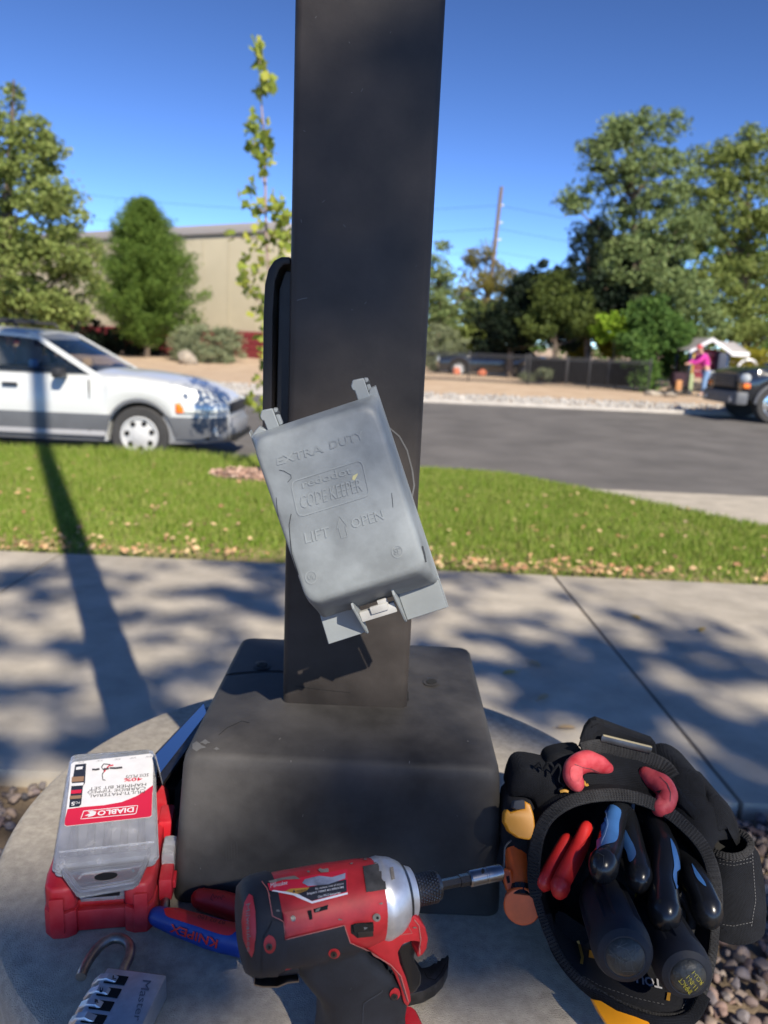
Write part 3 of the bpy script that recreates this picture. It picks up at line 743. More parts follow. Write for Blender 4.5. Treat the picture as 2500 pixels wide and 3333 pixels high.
tree('maple_tree', 'big olive green tree at the left edge, behind the white wagon', 'tree', gz(20, 26), A(45, 260, 26),
     [B(-20, 880, 26, 2.9, 1.7), B(20, 700, 26, 2.5, 1.6), B(170, 900, 25.5, 1.5, 1.3), B(30, 520, 26, 1.75, 1.3), B(110, 620, 25.6, 1.1, 1.2), B(40, 350, 26, .75, 1.0), B(50, 250, 26, .3, .55), B(260, 760, 25.5, .5, .8), B(-200, 600, 26.5, 2.4, 2.6), B(250, 880, 25.5, .7, .6), B(90, 420, 25.8, .7, .5), B(120, 520, 25.8, .9, .7), B(200, 820, 25.5, 1.1, .9), B(150, 1010, 25.5, 1.6, .7), B(20, 980, 26, 2.6, .8)],
     m_l1, .15, 520, .42, 75, .25, 3, 24)
def pine(name, label, base, h, rad, mt, seed, group=None, lift=.45, dens=1.):
    t = thing(name, label, 'tree', base, 0, group); rs = random.Random(seed); P = []; D = []
    b0 = Vector(base); g = G()
    g.tube([b0, b0+Vector((0, 0, h*.5)), b0+Vector((.05, 0, h*.97))], [.13, .08, .01], 8)
    n = int(210*dens)
    for i in range(n):
        f_ = (i/n)**.8; z = .06*h+f_*h*.9; a_ = i*2.399+rs.uniform(-.3, .3); L_ = rad*(1-f_)**.62*rs.uniform(.45, 1.2)*(1.0 if f_ > .12 else .85)+.06
        p0 = b0+Vector((0, 0, z)); p1 = p0+Vector((math.cos(a_)*L_, math.sin(a_)*L_, L_*lift))
        if i % 3 == 0: g.tube([p0, p0.lerp(p1, .5)-Vector((0, 0, .03)), p1], [.022, .014, .004], 4)
        for k in range(int(70+L_*130)):
            u = rs.random()**.6; q = p0.lerp(p1, u)+Vector((rs.gauss(0, .05*rad), rs.gauss(0, .05*rad), rs.gauss(0, .04*rad))); P.append(q[:])
    P = np.array(P); ub = np.zeros_like(P); d = P-np.array(b0[:]); d[:, 2] = 0; d /= np.maximum(.05, np.linalg.norm(d, axis=1))[:, None]
    leaf_quads(P, .16, mt, 'crown', 1., t, .22, d*.9+np.array([0, 0, 1.1])); g.build('trunk', m_bark, t); return t
bp = gz(480, 36); pine('pine_tree', 'bright green cone shaped pine between the maple and the beige wall', (bp[0], bp[1], bp[2]), 7.05, 2.75, m_l2, 5, None, .5, 1.9)
sh = gz(675, 35)
tree('sagebrush', 'grey green rounded sage bush in front of the beige wall', 'bush', sh, (sh[0], sh[1], .9), [B(675, 1115, 35, 1.55, .72), B(610, 1120, 34.7, .8, .7), B(735, 1118, 35, .8, .65), B(675, 1155, 34.8, 1.6, .35)], m_l3, .09, 230, .25, 70, .05, 8, 12)
# sapling in the lawn: thin stems with upright leaves
sp = thing('young_tree', 'slim young tree with yellow green leaves growing from the mulch ring', 'tree', (-1.16, 7.1, -.02))
g = G(); stem = [at(905, 1500, 7.1), at(890, 1100, 7.1), at(868, 800, 7.1), at(862, 500, 7.1), at(850, 320, 7.1), at(843, 150, 7.1)]
stem[0] = Vector((-1.12, 7.1, -.03)); g.tube(smooth_path(stem, 5), smooth_vals([.022, .018, .013, .010, .007, .003], 5), 8)
P = []
def spray(px, py, n, s, jx=.0):
    for i in range(n): v = at(px+random.gauss(0, s*.7), py+random.gauss(0, s), 7.1+random.gauss(0, .10)); P.append(v[:])
for (px, py, n, s) in [(838, 150, 16, 16), (845, 190, 16, 18), (850, 230, 12, 16), (865, 270, 16, 16), (880, 285, 10, 12), (840, 320, 8, 12), (825, 395, 14, 16), (850, 440, 18, 20), (820, 440, 10, 14), (865, 470, 14, 18), (825, 490, 12, 16), (850, 520, 16, 20), (880, 510, 10, 14), (855, 560, 8, 14), (826, 585, 7, 9), (815, 650, 14, 18), (840, 690, 14, 20), (890, 660, 18, 20), (920, 680, 20, 22), (745, 770, 5, 9), (805, 770, 6, 12), (930, 720, 26, 24), (850, 760, 14, 26), (905, 770, 26, 26), (930, 800, 26, 26), (800, 850, 14, 18), (850, 850, 16, 26), (900, 860, 20, 26), (790, 900, 10, 15), (830, 920, 16, 22), (870, 930, 18, 26), (800, 940, 10, 14), (850, 1000, 16, 22), (890, 1010, 20, 25), (870, 1060, 16, 22), (850, 1120, 10, 18), (860, 1180, 12, 20), (840, 1240, 12, 18), (870, 1290, 14, 18), (820, 1300, 8, 14), (850, 1340, 8, 12), (930, 950, 20, 30), (950, 1080, 14, 30)]:
    spray(px, py, n, s)
leaf_quads(np.array(P), .085, m_l4, 'crown', 1., sp, .72, np.array([0, 0, .8]))
for (a_, b_) in (((868, 800), (925, 690)), ((862, 900), (800, 860)), ((880, 1050), (790, 900)), ((864, 620), (820, 440)), ((885, 1100), (935, 800)), ((890, 1200), (840, 1240)), ((862, 780), (745, 772)), ((866, 700), (815, 650))):
    g.tube([at(*a_, 7.1), at((a_[0]*.5+b_[0]*.5), a_[1]*.45+b_[1]*.55, 7.12), at(*b_, 7.1)], [.006, .005, .002], 5)
g.build('trunk', mat('young_bark', (.30, .22, .19), .8), sp)

G1 = 'trees beyond the street on the right'
v = gz(2080, 31); tree('locust_tree', 'tall grey green locust tree rising above the dark evergreens right of the post', 'tree', v, A(2060, 430, 31),
     [B(2080, 440, 31, 1.3, .8), B(1990, 520, 31, 1.2, 1.0), B(2120, 600, 31, 1.6, 1.3), B(1900, 640, 31, .8, .5), B(2180, 740, 31, 1.6, 1.5), B(2050, 860, 30.5, 1.6, 1.1), B(2170, 950, 30, 1.6, 1.2), B(2240, 1060, 29.5, 1.6, .9), B(2000, 740, 31.5, 1.0, 1.0), B(1870, 660, 31, .5, .35), B(2200, 400, 31.2, .6, .35), B(1930, 470, 31, .7, .3)],
     m_l6, .15, 560, .36, 55, .2, 11, 26, G1, .3)
v = gz(2440, 33); tree('locust_tree', 'tall olive locust tree cut by the right edge, above the black car', 'tree', v, A(2440, 440, 33),
     [B(2450, 520, 33, 1.7, 1.2), B(2380, 700, 33, 1.7, 1.7), B(2520, 800, 33, 2.2, 2.2), B(2400, 930, 32.5, 1.9, 1.4), B(2470, 450, 33, .8, .7), B(2330, 520, 33, 1.0, .6), B(2500, 1050, 32, 2, 1.0), B(2290, 620, 33, .9, .9), B(2300, 740, 33, 1.2, 1.2), B(2270, 520, 33, .5, .4), B(2340, 600, 32.5, .8, .8), B(2330, 1060, 31, 1.2, .7)],
     m_l1, .15, 560, .38, 55, .2, 12, 26, G1, .3)
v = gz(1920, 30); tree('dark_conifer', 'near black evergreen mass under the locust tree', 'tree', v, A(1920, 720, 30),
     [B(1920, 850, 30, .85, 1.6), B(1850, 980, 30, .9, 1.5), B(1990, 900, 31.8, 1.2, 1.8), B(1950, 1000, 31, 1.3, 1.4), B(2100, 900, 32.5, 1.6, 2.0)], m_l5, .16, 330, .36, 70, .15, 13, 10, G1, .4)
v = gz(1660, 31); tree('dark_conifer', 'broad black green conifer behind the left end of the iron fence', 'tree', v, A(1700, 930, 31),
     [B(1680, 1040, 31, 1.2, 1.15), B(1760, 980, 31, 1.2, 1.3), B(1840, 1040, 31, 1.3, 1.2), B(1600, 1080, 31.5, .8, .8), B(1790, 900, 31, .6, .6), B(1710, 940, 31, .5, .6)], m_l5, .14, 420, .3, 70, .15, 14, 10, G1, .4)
v = gz(1800, 29.6); tree('pine_shrub', 'olive green bushy pine leaning over the iron fence', 'tree', v, A(1800, 900, 29.6),
     [B(1800, 960, 29.6, .8, .8), B(1840, 1020, 29.6, .9, .7), B(1760, 1050, 29.6, .7, .6), B(1880, 980, 29.6, .5, .5), B(1900, 1060, 29.5, .7, .5)], m_l10, .12, 220, .3, 70, .1, 15, 8, G1, .4)
v = gz(2010, 28.5); tree('lime_tree', 'small bright lime green tree behind the fence end', 'tree', v, A(2000, 1040, 28.5),
     [B(2000, 1050, 28.5, .55, .35), B(1970, 1085, 28.5, .5, .3), B(2040, 1075, 28.5, .4, .3)], m_l7, .12, 60, .24, 60, .05, 16, 8, G1, .3)
v = gz(2140, 28); tree('green_bush', 'tall mid green bush between the fence end and the little roofed stand', 'bush', v, A(2130, 1000, 28),
     [B(2120, 1040, 28, .8, .8), B(2090, 1150, 27.6, .6, .9), B(2180, 1100, 28, .9, .8), B(2100, 1230, 27.4, .45, .45), B(2200, 1190, 28.4, .7, .5), B(2050, 1120, 28, .5, .4)], m_l8, .13, 240, .28, 70, .06, 17, 8, None, .3)
v = gz(1590, 60); tree('autumn_tree', 'thin yellowish tree beside the utility pole', 'tree', v, A(1580, 830, 60),
     [B(1570, 880, 60, 1.5, 1.8), B(1640, 920, 60, 1.4, 1.0), B(1560, 960, 60, 1.8, 1.4), B(1530, 850, 60, .8, 1.0), B(1640, 980, 60, 1.8, 1.2)], leafmat('leaves_autumn', (.20, .18, .05), (.12, .13, .03), (.32, .26, .07), .35), .22, 130, .55, 50, .2, 18, 14, None, .3)
v = gz(1420, 36); tree('feathery_tree', 'feathery green tree showing just right of the post', 'tree', v, A(1430, 830, 36),
     [B(1400, 950, 36, 1.2, 1.4), B(1450, 920, 36, .5, .5), B(1440, 800, 36, .4, .3), B(1430, 1020, 36, 1.0, .8), B(1380, 860, 36, .8, .6), B(1500, 1000, 38, 1.0, .7)], m_l6, .16, 150, .35, 50, .14, 19, 12, None, .3)
v = gz(1560, 44); tree('background_tree', 'mid green tree behind the rounded bushes and the parked dark car', 'tree', v, A(1560, 1000, 44),
     [B(1520, 1060, 44, 2.0, 1.4), B(1620, 1060, 44, 2.0, 1.2), B(1450, 1100, 44, 1.6, 1.0), B(1590, 1120, 44, 2.4, .9)], m_l1, .2, 260, .5, 50, .15, 20, 8, None, .3)
v = gz(1425, 35); tree('round_bush', 'rounded olive bush right beside the post, behind the fence', 'bush', v, A(1425, 1090, 35), [B(1425, 1120, 35, .85, .9), B(1420, 1165, 35, .7, .6)], m_l3, .09, 150, .22, 60, .04, 21, 6, 'rounded bushes behind the iron fence')
v = gz(1515, 35.5); tree('round_bush', 'lower rounded olive bush second from the post, behind the fence', 'bush', v, A(1515, 1130, 35.5), [B(1515, 1150, 35.5, .8, .6), B(1515, 1180, 35.5, .65, .4)], m_l3, .09, 140, .22, 60, .04, 22, 6, 'rounded bushes behind the iron fence')
for i, (px, py, Y, rx, lb) in enumerate([(1885, 1140, 33, .55, 'yellow flowering shrub seen under the dark conifers'), (1560, 1135, 33, .4, 'small yellow green shrub behind the rounded bush'), (2440, 1175, 30, 1.6, 'long yellow rabbitbrush beside the little roofed stand'), (1990, 1130, 33, .5, 'small yellow shrub left of the tall green bush')]):
    v = gz(px, Y); tree('yellow_shrub', lb, 'shrub', v, A(px, py, Y), [B(px, py, Y, rx, .42)], m_l9, .1, int(60*rx/.5), .2, 50, .03, 30+i, 5, 'yellow shrubs beyond the street')
# distant tree line behind everything, left gap and right side
tl = []
for (px, py, Y, rx, rz) in [(2250, 900, 46, 3.0, 3.6), (2100, 1000, 46, 3.6, 3.0), (1960, 1060, 46, 3.0, 2.2), (2420, 900, 46, 4.2, 4.4), (1780, 1080, 48, 3.6, 1.6), (2600, 1000, 46, 4, 4), (1430, 1120, 60, 4, 1.7), (1600, 1110, 62, 4, 2.0)]: tl.append(B(px, py, Y, rx, rz))
for x_ in list(range(-75, -24, 7))+[-7, -3, 1]+list(range(24, 76, 7)): tl.append((x_, 62+3*math.sin(x_), 2.2, 5, 3, 2.6 if abs(x_) > 10 else 1.6))
P, C = crown_pts(tl, 950, .8, 60, .3, 44); tag(leaf_quads(P, .30, m_l8, 'distant_foliage', 1.), 'far mass of trees closing the view on the right', 'trees', kind='stuff')
tl = [B(-60, 1060, 37, 5, 2.0), B(200, 1095, 38, 2.4, 1.1), B(380, 1120, 38, 1.8, .8), B(480, 1130, 38, 1.6, .6), B(300, 1110, 38, 2, .9)]
P, C = crown_pts(tl, 260, .5, 60, .3, 45); tag(leaf_quads(P, .22, m_l5, 'hedge', 1.), 'hedge behind the white wagon, leaf colour darkened for the shade under the trees', 'hedge', kind='stuff')  # near-black leaves stand in for the deep shade under the pine

# ================================================================ BUILDING
bl_, br_ = at(150, 750, 48), at(915, 717, 38.8)
bd = thing('warehouse', 'long beige flat roofed building behind the pine with a maroon band at its foot', 'building', ((bl_.x+br_.x)/2, (bl_.y+br_.y)/2, .3))
d2 = Vector((br_.x-bl_.x, br_.y-bl_.y, 0)); Lw = d2.length; d2.normalize(); nb = Vector((-d2.y, d2.x, 0))
Mb = frame((bl_.x, bl_.y, 0), d2, nb)
H_ = at(560, 730, 43.2).z-.45
g = G(); g.box((Lw/2-6, 3, H_/2), (Lw+12, 6, H_), .02, Mb); g.build('wall', m_wall, bd)
g = G(); g.box((Lw/2-6, 3, H_-.01), (Lw+12.3, 6.3, .45), .04, Mb); g.build('roof_trim', m_trim, bd)
for k in range(14):
    x = 1.2+k*(Lw-1)/13; g = G(); g.box((x-6*(1-k/13), -.012, H_/2), (.05, .02, H_-.6), 0, Mb); g.build('panel_joint', m_wall, bd, 0)
g = G(); g.box((Lw/2-6, -.06, .95), (Lw+12, .12, 1.3), .02, Mb); g.build('foot_band', m_maroon, bd)
for z_ in (.75, 1.05, 1.35):
    g = G(); g.box((Lw/2-6, -.13, z_), (Lw+12, .03, .04), 0, Mb); g.build('band_rail', m_maroon, bd)
g = G(); v = at(880, 1130, 30); g.box((v.x, 30, .75), (1.6, .5, .8), .06)
# ================================================================ BOULDERS
def boulder(px, py, Y, s, mt, label, sq=.7, seed=0, grp=None):
    v = at(px, py, Y); z = terr(v.x, Y); rs = np.random.RandomState(seed+100)
    bm = bmesh.new(); bmesh.ops.create_icosphere(bm, subdivisions=3, radius=1)
    for _ in range(11):
        d = Vector(rs.normal(size=3)).normalized(); o = rs.uniform(.55, .9)
        for q in bm.verts:
            t_ = q.co.dot(d)
            if t_ > o: q.co -= d*(t_-o)*.9
    g = G(); g.add([(v.x+q.co.x*s, Y+q.co.y*s*.8, z+max(-.15, q.co.z+.55)*s*sq) for q in bm.verts], [[w_.index for w_ in f_.verts] for f_ in bm.faces]); bm.free()
    o = g.build('boulder', mt, None, 25); tag(o, label, 'boulder', grp); return o
GR = 'red sandstone boulders behind the fence'
boulder(612, 1165, 33, .50, m_rockg, 'pale round boulder at the foot of the sage bush', .8, 1)
boulder(1485, 1222, 31, .19, m_redrock, 'small red boulder behind the fence nearest the post', .9, 2, GR)
boulder(1565, 1222, 31, .22, m_redrock, 'small red boulder second from the post', .8, 3, GR)
boulder(1752, 1235, 30, .22, m_redrock, 'upright orange boulder left of the biggest one', 1.3, 4, GR)
boulder(1795, 1240, 29.6, .31, m_redrock, 'biggest red boulder, pointed, behind the middle of the fence', 1.0, 5, GR)
boulder(2130, 1262, 24.4, .3, m_rockg, 'low pale rock at the foot of the tall green bush', .4, 6)
boulder(2185, 1275, 24.0, .22, m_rockg, 'small pale rock beside the black cart', .5, 7)
tree('yucca', 'spiky grey green clump between the red boulders', 'plant', gz(1775, 26.8), A(1775, 1200, 26.8), [B(1775, 1215, 26.8, .22, .2)], m_l3, .16, 20, .14, 30, .02, 60, 2, None, .2, .15)
tree('yucca', 'spiky grey green clump left of the orange boulder', 'plant', gz(1715, 26.8), A(1715, 1225, 26.8), [B(1715, 1225, 26.8, .25, .12)], m_l3, .16, 16, .14, 30, .02, 61, 2, None, .2, .15)
# ================================================================ IRON FENCE
FX0, FX1, FY = .6, 8.6, 26.0
fn = thing('iron_fence', 'low black iron picket fence on the tan verge across the street', 'fence', (FX0, FY, 0))
g = G(); g.box((FX0, FY, .62), (.05, .05, 1.16), .004); fpost = g.build('fence_post', m_iron, fn)
for x in np.arange(FX0+2, FX1+.1, 2.0):
    c = fpost.copy(); COL.objects.link(c); c.parent = fn; c.location = (x-FX0, 0, 0)
for z in (.24, 1.02, 1.10):
    g = G(); g.box(((FX0+FX1)/2, FY, z), (FX1-FX0, .03, .03)); g.build('rail', m_iron, fn, 0)
g = G(); g.box((FX0+.1, FY, .62), (.016, .016, 1.02)); pk = g.build('picket', m_iron, fn, 0)
xx = FX0+.2
while xx < FX1:
    c = pk.copy(); COL.objects.link(c); c.parent = fn; c.location = (xx-FX0-.1, 0, 0); xx += .1
# return run of the fence, seen nearly end-on at its right, and a dark screened run behind
fb = thing('screened_fence', 'black screened fence panels behind the picket fence, shade put into their black colour', 'fence', (6.2, 29.5, 0))
for i, x in enumerate(np.arange(5.6, 9.6, 1.5)):
    g = G(); g.box((x, 28.2, .62), (1.42, .04, .86), .005); g.build('screen_panel', mat('shade_black_mesh', (.006, .006, .007), .95, spec=.05), fb)  # panels stand in sun; mesh colour darkened to stand in for shade
    g = G(); g.box((x-.75, 28.2, .6), (.06, .06, 1.1), .005); g.build('fence_post', m_iron, fb)
# ================================================================ UTILITY POLE + WIRES
up_ = thing('utility_pole', 'tall wooden utility pole rising above the distant trees', 'utility pole', (7.3, 60, 0))
g = G(); g.tube([(6.92, 60, .2), (7.5, 60, 12.9)], [.2, .13], 10); g.build('pole', m_wood, up_)
g = G(); g.box((6.9, 59.7, 3.9), (2.6, .12, .14), .01); g.build('crossarm', m_wood, up_)
g = G(); g.tube([(6.3, 59.6, 3.35), (6.3, 59.6, 4.2)], .28, 12); g.build('transformer', m_trim, up_)
for z in (11.6, 10.4, 9.2):
    g = G(); g.tube([(7.45, 60, z), (7.75, 60, z+.05)], .06, 6); g.build('insulator', m_labw, up_)
for i, (z, nm) in enumerate(((11.6, 'topmost thin overhead wire beside the utility pole'), (10.0, 'middle overhead wire beside the utility pole'), (8.4, 'lowest overhead wire beside the utility pole'))):
    g = G(); pts = []
    for t in np.linspace(-1, 1, 17): pts.append((7.4+40*t, 60+4*t, z-.9+ (.9+.5*i)*abs(t)**2*.0 + 1.3*(abs(t)-.5)**2*4-1.3+.9))
    g.tube(pts, .010, 4); tag(g.build('overhead_wire', m_iron, None, 0), nm, 'wire', 'overhead wires')
# ================================================================ KIOSK
kp = at(2310, 1290, 27.2); KX = kp.x-.45
ks = thing('book_stand', 'little roofed stand with white gable and dark posts behind the person', 'stand', (KX, 27.2, .05))
zr = at(2310, 1100, 27.2).z; ze = at(2245, 1140, 27.2).z
g = G()
for s_ in (-1, 1):
    g.prism([(0, 0), (s_*.72, -(zr-ze)), (s_*.72, -(zr-ze)-.11), (0, -.13)], Matrix(((1, 0, 0, KX), (0, 0, 1, 26.45), (0, 1, 0, zr), (0, 0, 0, 1))), .06, .008, 1)
g.box((KX+1.0, 26.5, ze-.07), (.6, .06, .14), .01)
g.build('white_fascia', m_labw, ks)
g = G()
for s_ in (-1, 1):
    g.add([(KX, 26.5, zr), (KX+s_*.75, 26.5, ze), (KX+s_*.75+(.6 if s_ > 0 else 0), 28.0, ze), (KX+(.5 if s_ > 0 else 0), 28.0, zr)], [(0, 1, 2, 3)])
g.add([(KX+.3, 26.9, zr-.1), (KX+.72, 26.5, ze+.01), (KX+1.30, 26.5, ze+.01), (KX+1.1, 27.3, zr-.1)], [(0, 1, 2, 3)])
g.build('roof_panel', m_trim, ks, 0)
for x, y in ((-.62, 26.6), (.62, 26.6), (-.62, 27.8), (.62, 27.8)):
    g = G(); g.box((KX+x, y, (ze+.05)/2), (.12, .12, ze-.05), .01); g.build('post', m_cark, ks)
g = G(); g.box((KX-.52, 26.75, 1.0), (.2, .05, .9), .01); g.build('side_panel', mat('ochre_board', (.35, .22, .02), .7), ks)
g = G(); g.box((KX+.05, 27.1, 1.1), (1.0, .5, .95), .02); g.build('cabinet', mat('dark_red_board', (.20, .02, .04), .7), ks)
for z in (.85, 1.15, 1.42):
    g = G(); g.box((KX+.05, 26.83, z), (.96, .06, .04), .005); g.build('shelf', mat('shelf_pink', (.4, .18, .2), .7), ks)
g = G(); g.box((KX+.45, 26.75, .85), (.3, .5, 1.3), .05); g.build('side_bin', mat('navy_board', (.02, .03, .06), .6), ks)
# arched hoop beside
g = G(); v0 = at(2400, 1190, 29); v1 = at(2470, 1190, 29); cx = (v0.x+v1.x)/2; r_ = (v1.x-v0.x)/2
g.tube([(cx-r_, 29, .2)]+[(cx+r_*math.cos(t), 29, v0.z-.2+r_*1.1*math.sin(t)) for t in np.linspace(math.pi, 0, 11)]+[(cx+r_, 29, .2)], .05, 8)
tag(g.build('garden_arch', m_labw), 'pale curved hoop standing in the yellow brush right of the stand', 'arch')
# ================================================================ PERSON
def skin(name, joints, edges, mt, parent, sub=2, root=0):
    me = bpy.data.meshes.new(name); I = rootmat(parent).inverted()
    me.from_pydata([(I @ Vector(j[0]))[:] for j in joints], edges, []); o = bpy.data.objects.new(name, me); COL.objects.link(o)
    md = o.modifiers.new('s', 'SKIN'); md.use_smooth_shade = True
    for i, j in enumerate(joints):
        sv = me.skin_vertices[0].data[i]; sv.radius = (j[1], j[2] if len(j) > 2 else j[1]); sv.use_root = (i == root)
    ms = o.modifiers.new('u', 'SUBSURF'); ms.levels = sub; ms.render_levels = sub
    bpy.context.view_layer.update()
    me2 = bpy.data.meshes.new_from_object(o.evaluated_get(bpy.context.evaluated_depsgraph_get()))
    bpy.data.objects.remove(o); me2.name = name; me2.materials.clear(); me2.materials.append(mt)
    me2.polygons.foreach_set('use_smooth', [True]*len(me2.polygons))
    o = bpy.data.objects.new(name, me2); COL.objects.link(o); o.parent = parent; return o
QX, QY, QZ = 10.20, 25.6, .07
ps = thing('person', 'person in magenta jacket, blue jeans and red cap bending over a black cart', 'person', (QX, QY, QZ))
def W(x, y, z): return (QX+x, QY+y, QZ+z)
m_skin = mat('skin', (.50, .28, .20), .6)
bodyj = [(W(.12, 0, .86), .14, .12), (W(.02, 0, 1.08), .13, .11), (W(-.08, 0, 1.28), .16, .11), (W(-.14, 0, 1.39), .055), (W(-.19, 0, 1.47), .09, .085), (W(-.21, 0, 1.55), .085, .08),
         (W(-.08, -.17, 1.30), .055), (W(-.26, -.2, 1.10), .042), (W(-.50, -.14, 1.02), .032), (W(-.60, -.12, 1.0), .028),
         (W(-.08, .17, 1.30), .055), (W(-.26, .2, 1.12), .042), (W(-.48, .16, 1.02), .032), (W(-.58, .14, 1.0), .028),
         (W(.11, -.09, .80), .09), (W(.02, -.10, .46), .062), (W(.06, -.10, .09), .042), (W(-.09, -.11, .045), .04, .03),
         (W(.13, .09, .80), .09), (W(.10, .10, .46), .062), (W(.16, .10, .09), .042), (W(.01, .11, .045), .04, .03)]
skin('body', bodyj, [(0, 1), (1, 2), (2, 3), (3, 4), (4, 5), (2, 6), (6, 7), (7, 8), (8, 9), (2, 10), (10, 11), (11, 12), (12, 13), (0, 14), (14, 15), (15, 16), (16, 17), (0, 18), (18, 19), (19, 20), (20, 21)], m_skin, ps)
jk = [(W(.10, 0, .90), .17, .15), (W(.02, 0, 1.08), .165, .145), (W(-.07, 0, 1.27), .19, .14), (W(-.11, 0, 1.34), .10), (W(-.09, -.19, 1.29), .085), (W(-.26, -.21, 1.10), .068), (W(-.48, -.15, 1.03), .052), (W(-.09, .19, 1.29), .085), (W(-.26, .21, 1.12), .068), (W(-.46, .17, 1.03), .052)]
skin('jacket', jk, [(0, 1), (1, 2), (2, 3), (2, 4), (4, 5), (5, 6), (2, 7), (7, 8), (8, 9)], mat('magenta_fleece', (.50, .03, .27), .8), ps)
jn = [(W(.12, 0, .90), .155, .14), (W(.11, -.09, .78), .11), (W(.03, -.10, .46), .085), (W(.06, -.10, .10), .07), (W(.13, .09, .78), .11), (W(.10, .10, .46), .085), (W(.16, .10, .10), .07)]
skin('jeans', jn, [(0, 1), (1, 2), (2, 3), (0, 4), (4, 5), (5, 6)], mat('light_denim', (.16, .27, .46), .85), ps)
for s_, ox in ((-1, .0), (1, .09)):
    g = G(); g.tube([W(ox+.09, s_*.105, .035), W(ox-.02, s_*.105, .04), W(ox-.15, s_*.11, .03)], [.045, .045, .035], 8, .9, round_end=True); g.build('shoe', m_labk, ps)
g = G(); c_ = Vector(W(-.21, 0, 1.53)); g.lathe(c_, (-.2, 0, 1), [(0, .10), (.04, .10), (.08, .085), (.11, .05), (.12, .01)], 14); g.tube([c_+Vector((-.06, 0, .02)), c_+Vector((-.18, 0, .0))], [.07, .05], 10, .15, (0, 1, 0)); g.build('cap', mat('cap_red', (.5, .06, .08), .7), ps)
g = G(); g.tube([c_+Vector((.05, 0, .02)), c_+Vector((.08, 0, -.1)), c_+Vector((.07, 0, -.16))], [.06, .07, .03], 10); g.build('hair', mat('brown_hair', (.08, .04, .025), .7), ps)
ct = thing('cart', 'black folding cart with a tan bag that the person leans over', 'cart', (QX-.55, 25.7, .06))
def Cc(x, y, z): return (QX-.62+x, 25.7+y, .07+z)
for s_ in (-.2, .2):
    g = G(); g.tube([Cc(.0, s_, .92), Cc(.12, s_, .5), Cc(.2, s_, .1)], .02, 6); g.tube([Cc(-.3, s_, .1), Cc(.12, s_, .5)], .018, 6); g.build('frame', m_iron, ct)
g = G(); g.tube([Cc(.0, -.2, .92), Cc(.0, .2, .92)], .02, 6); g.build('handle', m_iron, ct)
for wx in (-.3, .2):
    for s_ in (-.22, .22):
        g = G(); g.lathe(Cc(wx, s_-.02, .1), (0, 1, 0), [(0, .08), (.005, .1), (.035, .1), (.04, .08)], 14); g.build('wheel', m_tyre, ct)
g = G(); g.box(Cc(-.08, 0, .52), (.5, .38, .42), .05); g.build('seat_bag', mat('dark_plum_fabric', (.03, .012, .02), .9), ct)
g = G(); g.box(Cc(-.18, -.25, .32), (.2, .12, .34), .05); g.build('tan_bag', mat('tan_canvas', (.42, .20, .08), .8), ct)
g = G(); g.box(Cc(.34, .1, .40), (.14, .1, .62), .04); g.build('green_bag', mat('pale_green_canvas', (.30, .36, .20), .8), ct)

# ================================================================ CARS
def wheel(parent, c, r, wd, facing, mt_rim, spokes=7, holes=True):
    c = Vector(c); g = G(); f_ = facing
    g.lathe(c+Vector((0, -f_*wd*.0, 0)), (0, f_, 0), [(-wd, r*.62), (-wd, r*.95), (-wd*.85, r), (-wd*.15, r), (0, r*.95), (.004, r*.80), (-.01, r*.64), (-wd*.5, r*.62)], 40, True, True)
    t = g.build('wheel', m_tyre, parent)
    g = G(); g.lathe(c, (0, f_, 0), [(-.012, r*.655), (.004, r*.65), (.006, r*.60), (-.02, r*.56), (-.012, r*.30), (.004, r*.22), (.008, r*.10), (.008, .001)], 40, False, True)
    rm = g.build('rim', mt_rim, t)
    for k in range(spokes):
        a_ = 2*math.pi*k/spokes+.3; h = G(); q = c+Vector((math.cos(a_)*r*.44, f_*-.012, math.sin(a_)*r*.44))
        h.lathe(q, (0, f_, 0), [(-.004, r*.09), (.010, r*.09), (.006, .001)], 12); h.build('rim_hole', m_hole, t)
    g = G(); g.lathe(c, (0, f_, 0), [(.005, r*.09), (.012, r*.085), (.013, .001)], 16); g.build('hub_cap', mt_rim, t)
    return t
def carbody(stations, wheels, wr, ytop, width, M, nrow=10, inner=7):
    """stations: x, z_sill, z_belt, half width; returns G of the lower body with wheel arches, closed on top"""
    xs = sorted(set([s[0] for s in stations]+[round(w_+wr*math.cos(a_), 4) for w_ in wheels for a_ in np.linspace(0, math.pi, 15)]+list(np.round(np.linspace(stations[0][0], stations[-1][0], 50), 4))))
    X = [s[0] for s in stations]; I = lambda x, k: float(np.interp(x, X, [s[k] for s in stations]))
    rings = []
    for x in xs:
        zs, zb, hw = I(x, 1), I(x, 2), I(x, 3)
        for w_ in wheels:
            if abs(x-w_) <= wr: zs = max(zs, .33+math.sqrt(max(0, wr*wr-(x-w_)**2)))
        zs = min(zs, zb-.03)
        prof = []
        prof.append((.0, zs+.0)); prof.append((hw-.14, zs))
        for k in range(nrow+1):
            t_ = k/nrow; z = zs+(zb-zs)*t_; bulge = hw-.035*(2*t_-1)**2-.05*max(0, t_-.75)*4*.6
            prof.append((bulge, z))
        for k in range(1, inner+1):
            t_ = k/inner; prof.append(((hw-.06)*(1-t_), zb+.012+.055*(1-(1-t_)**2)))
        ring = [M @ Vector((x, y, z)) for y, z in prof]+[M @ Vector((x, -y, z)) for y, z in reversed(prof[1:-1])]
        rings.append(ring)
    g = G(); g.loft(rings, True, True); return g
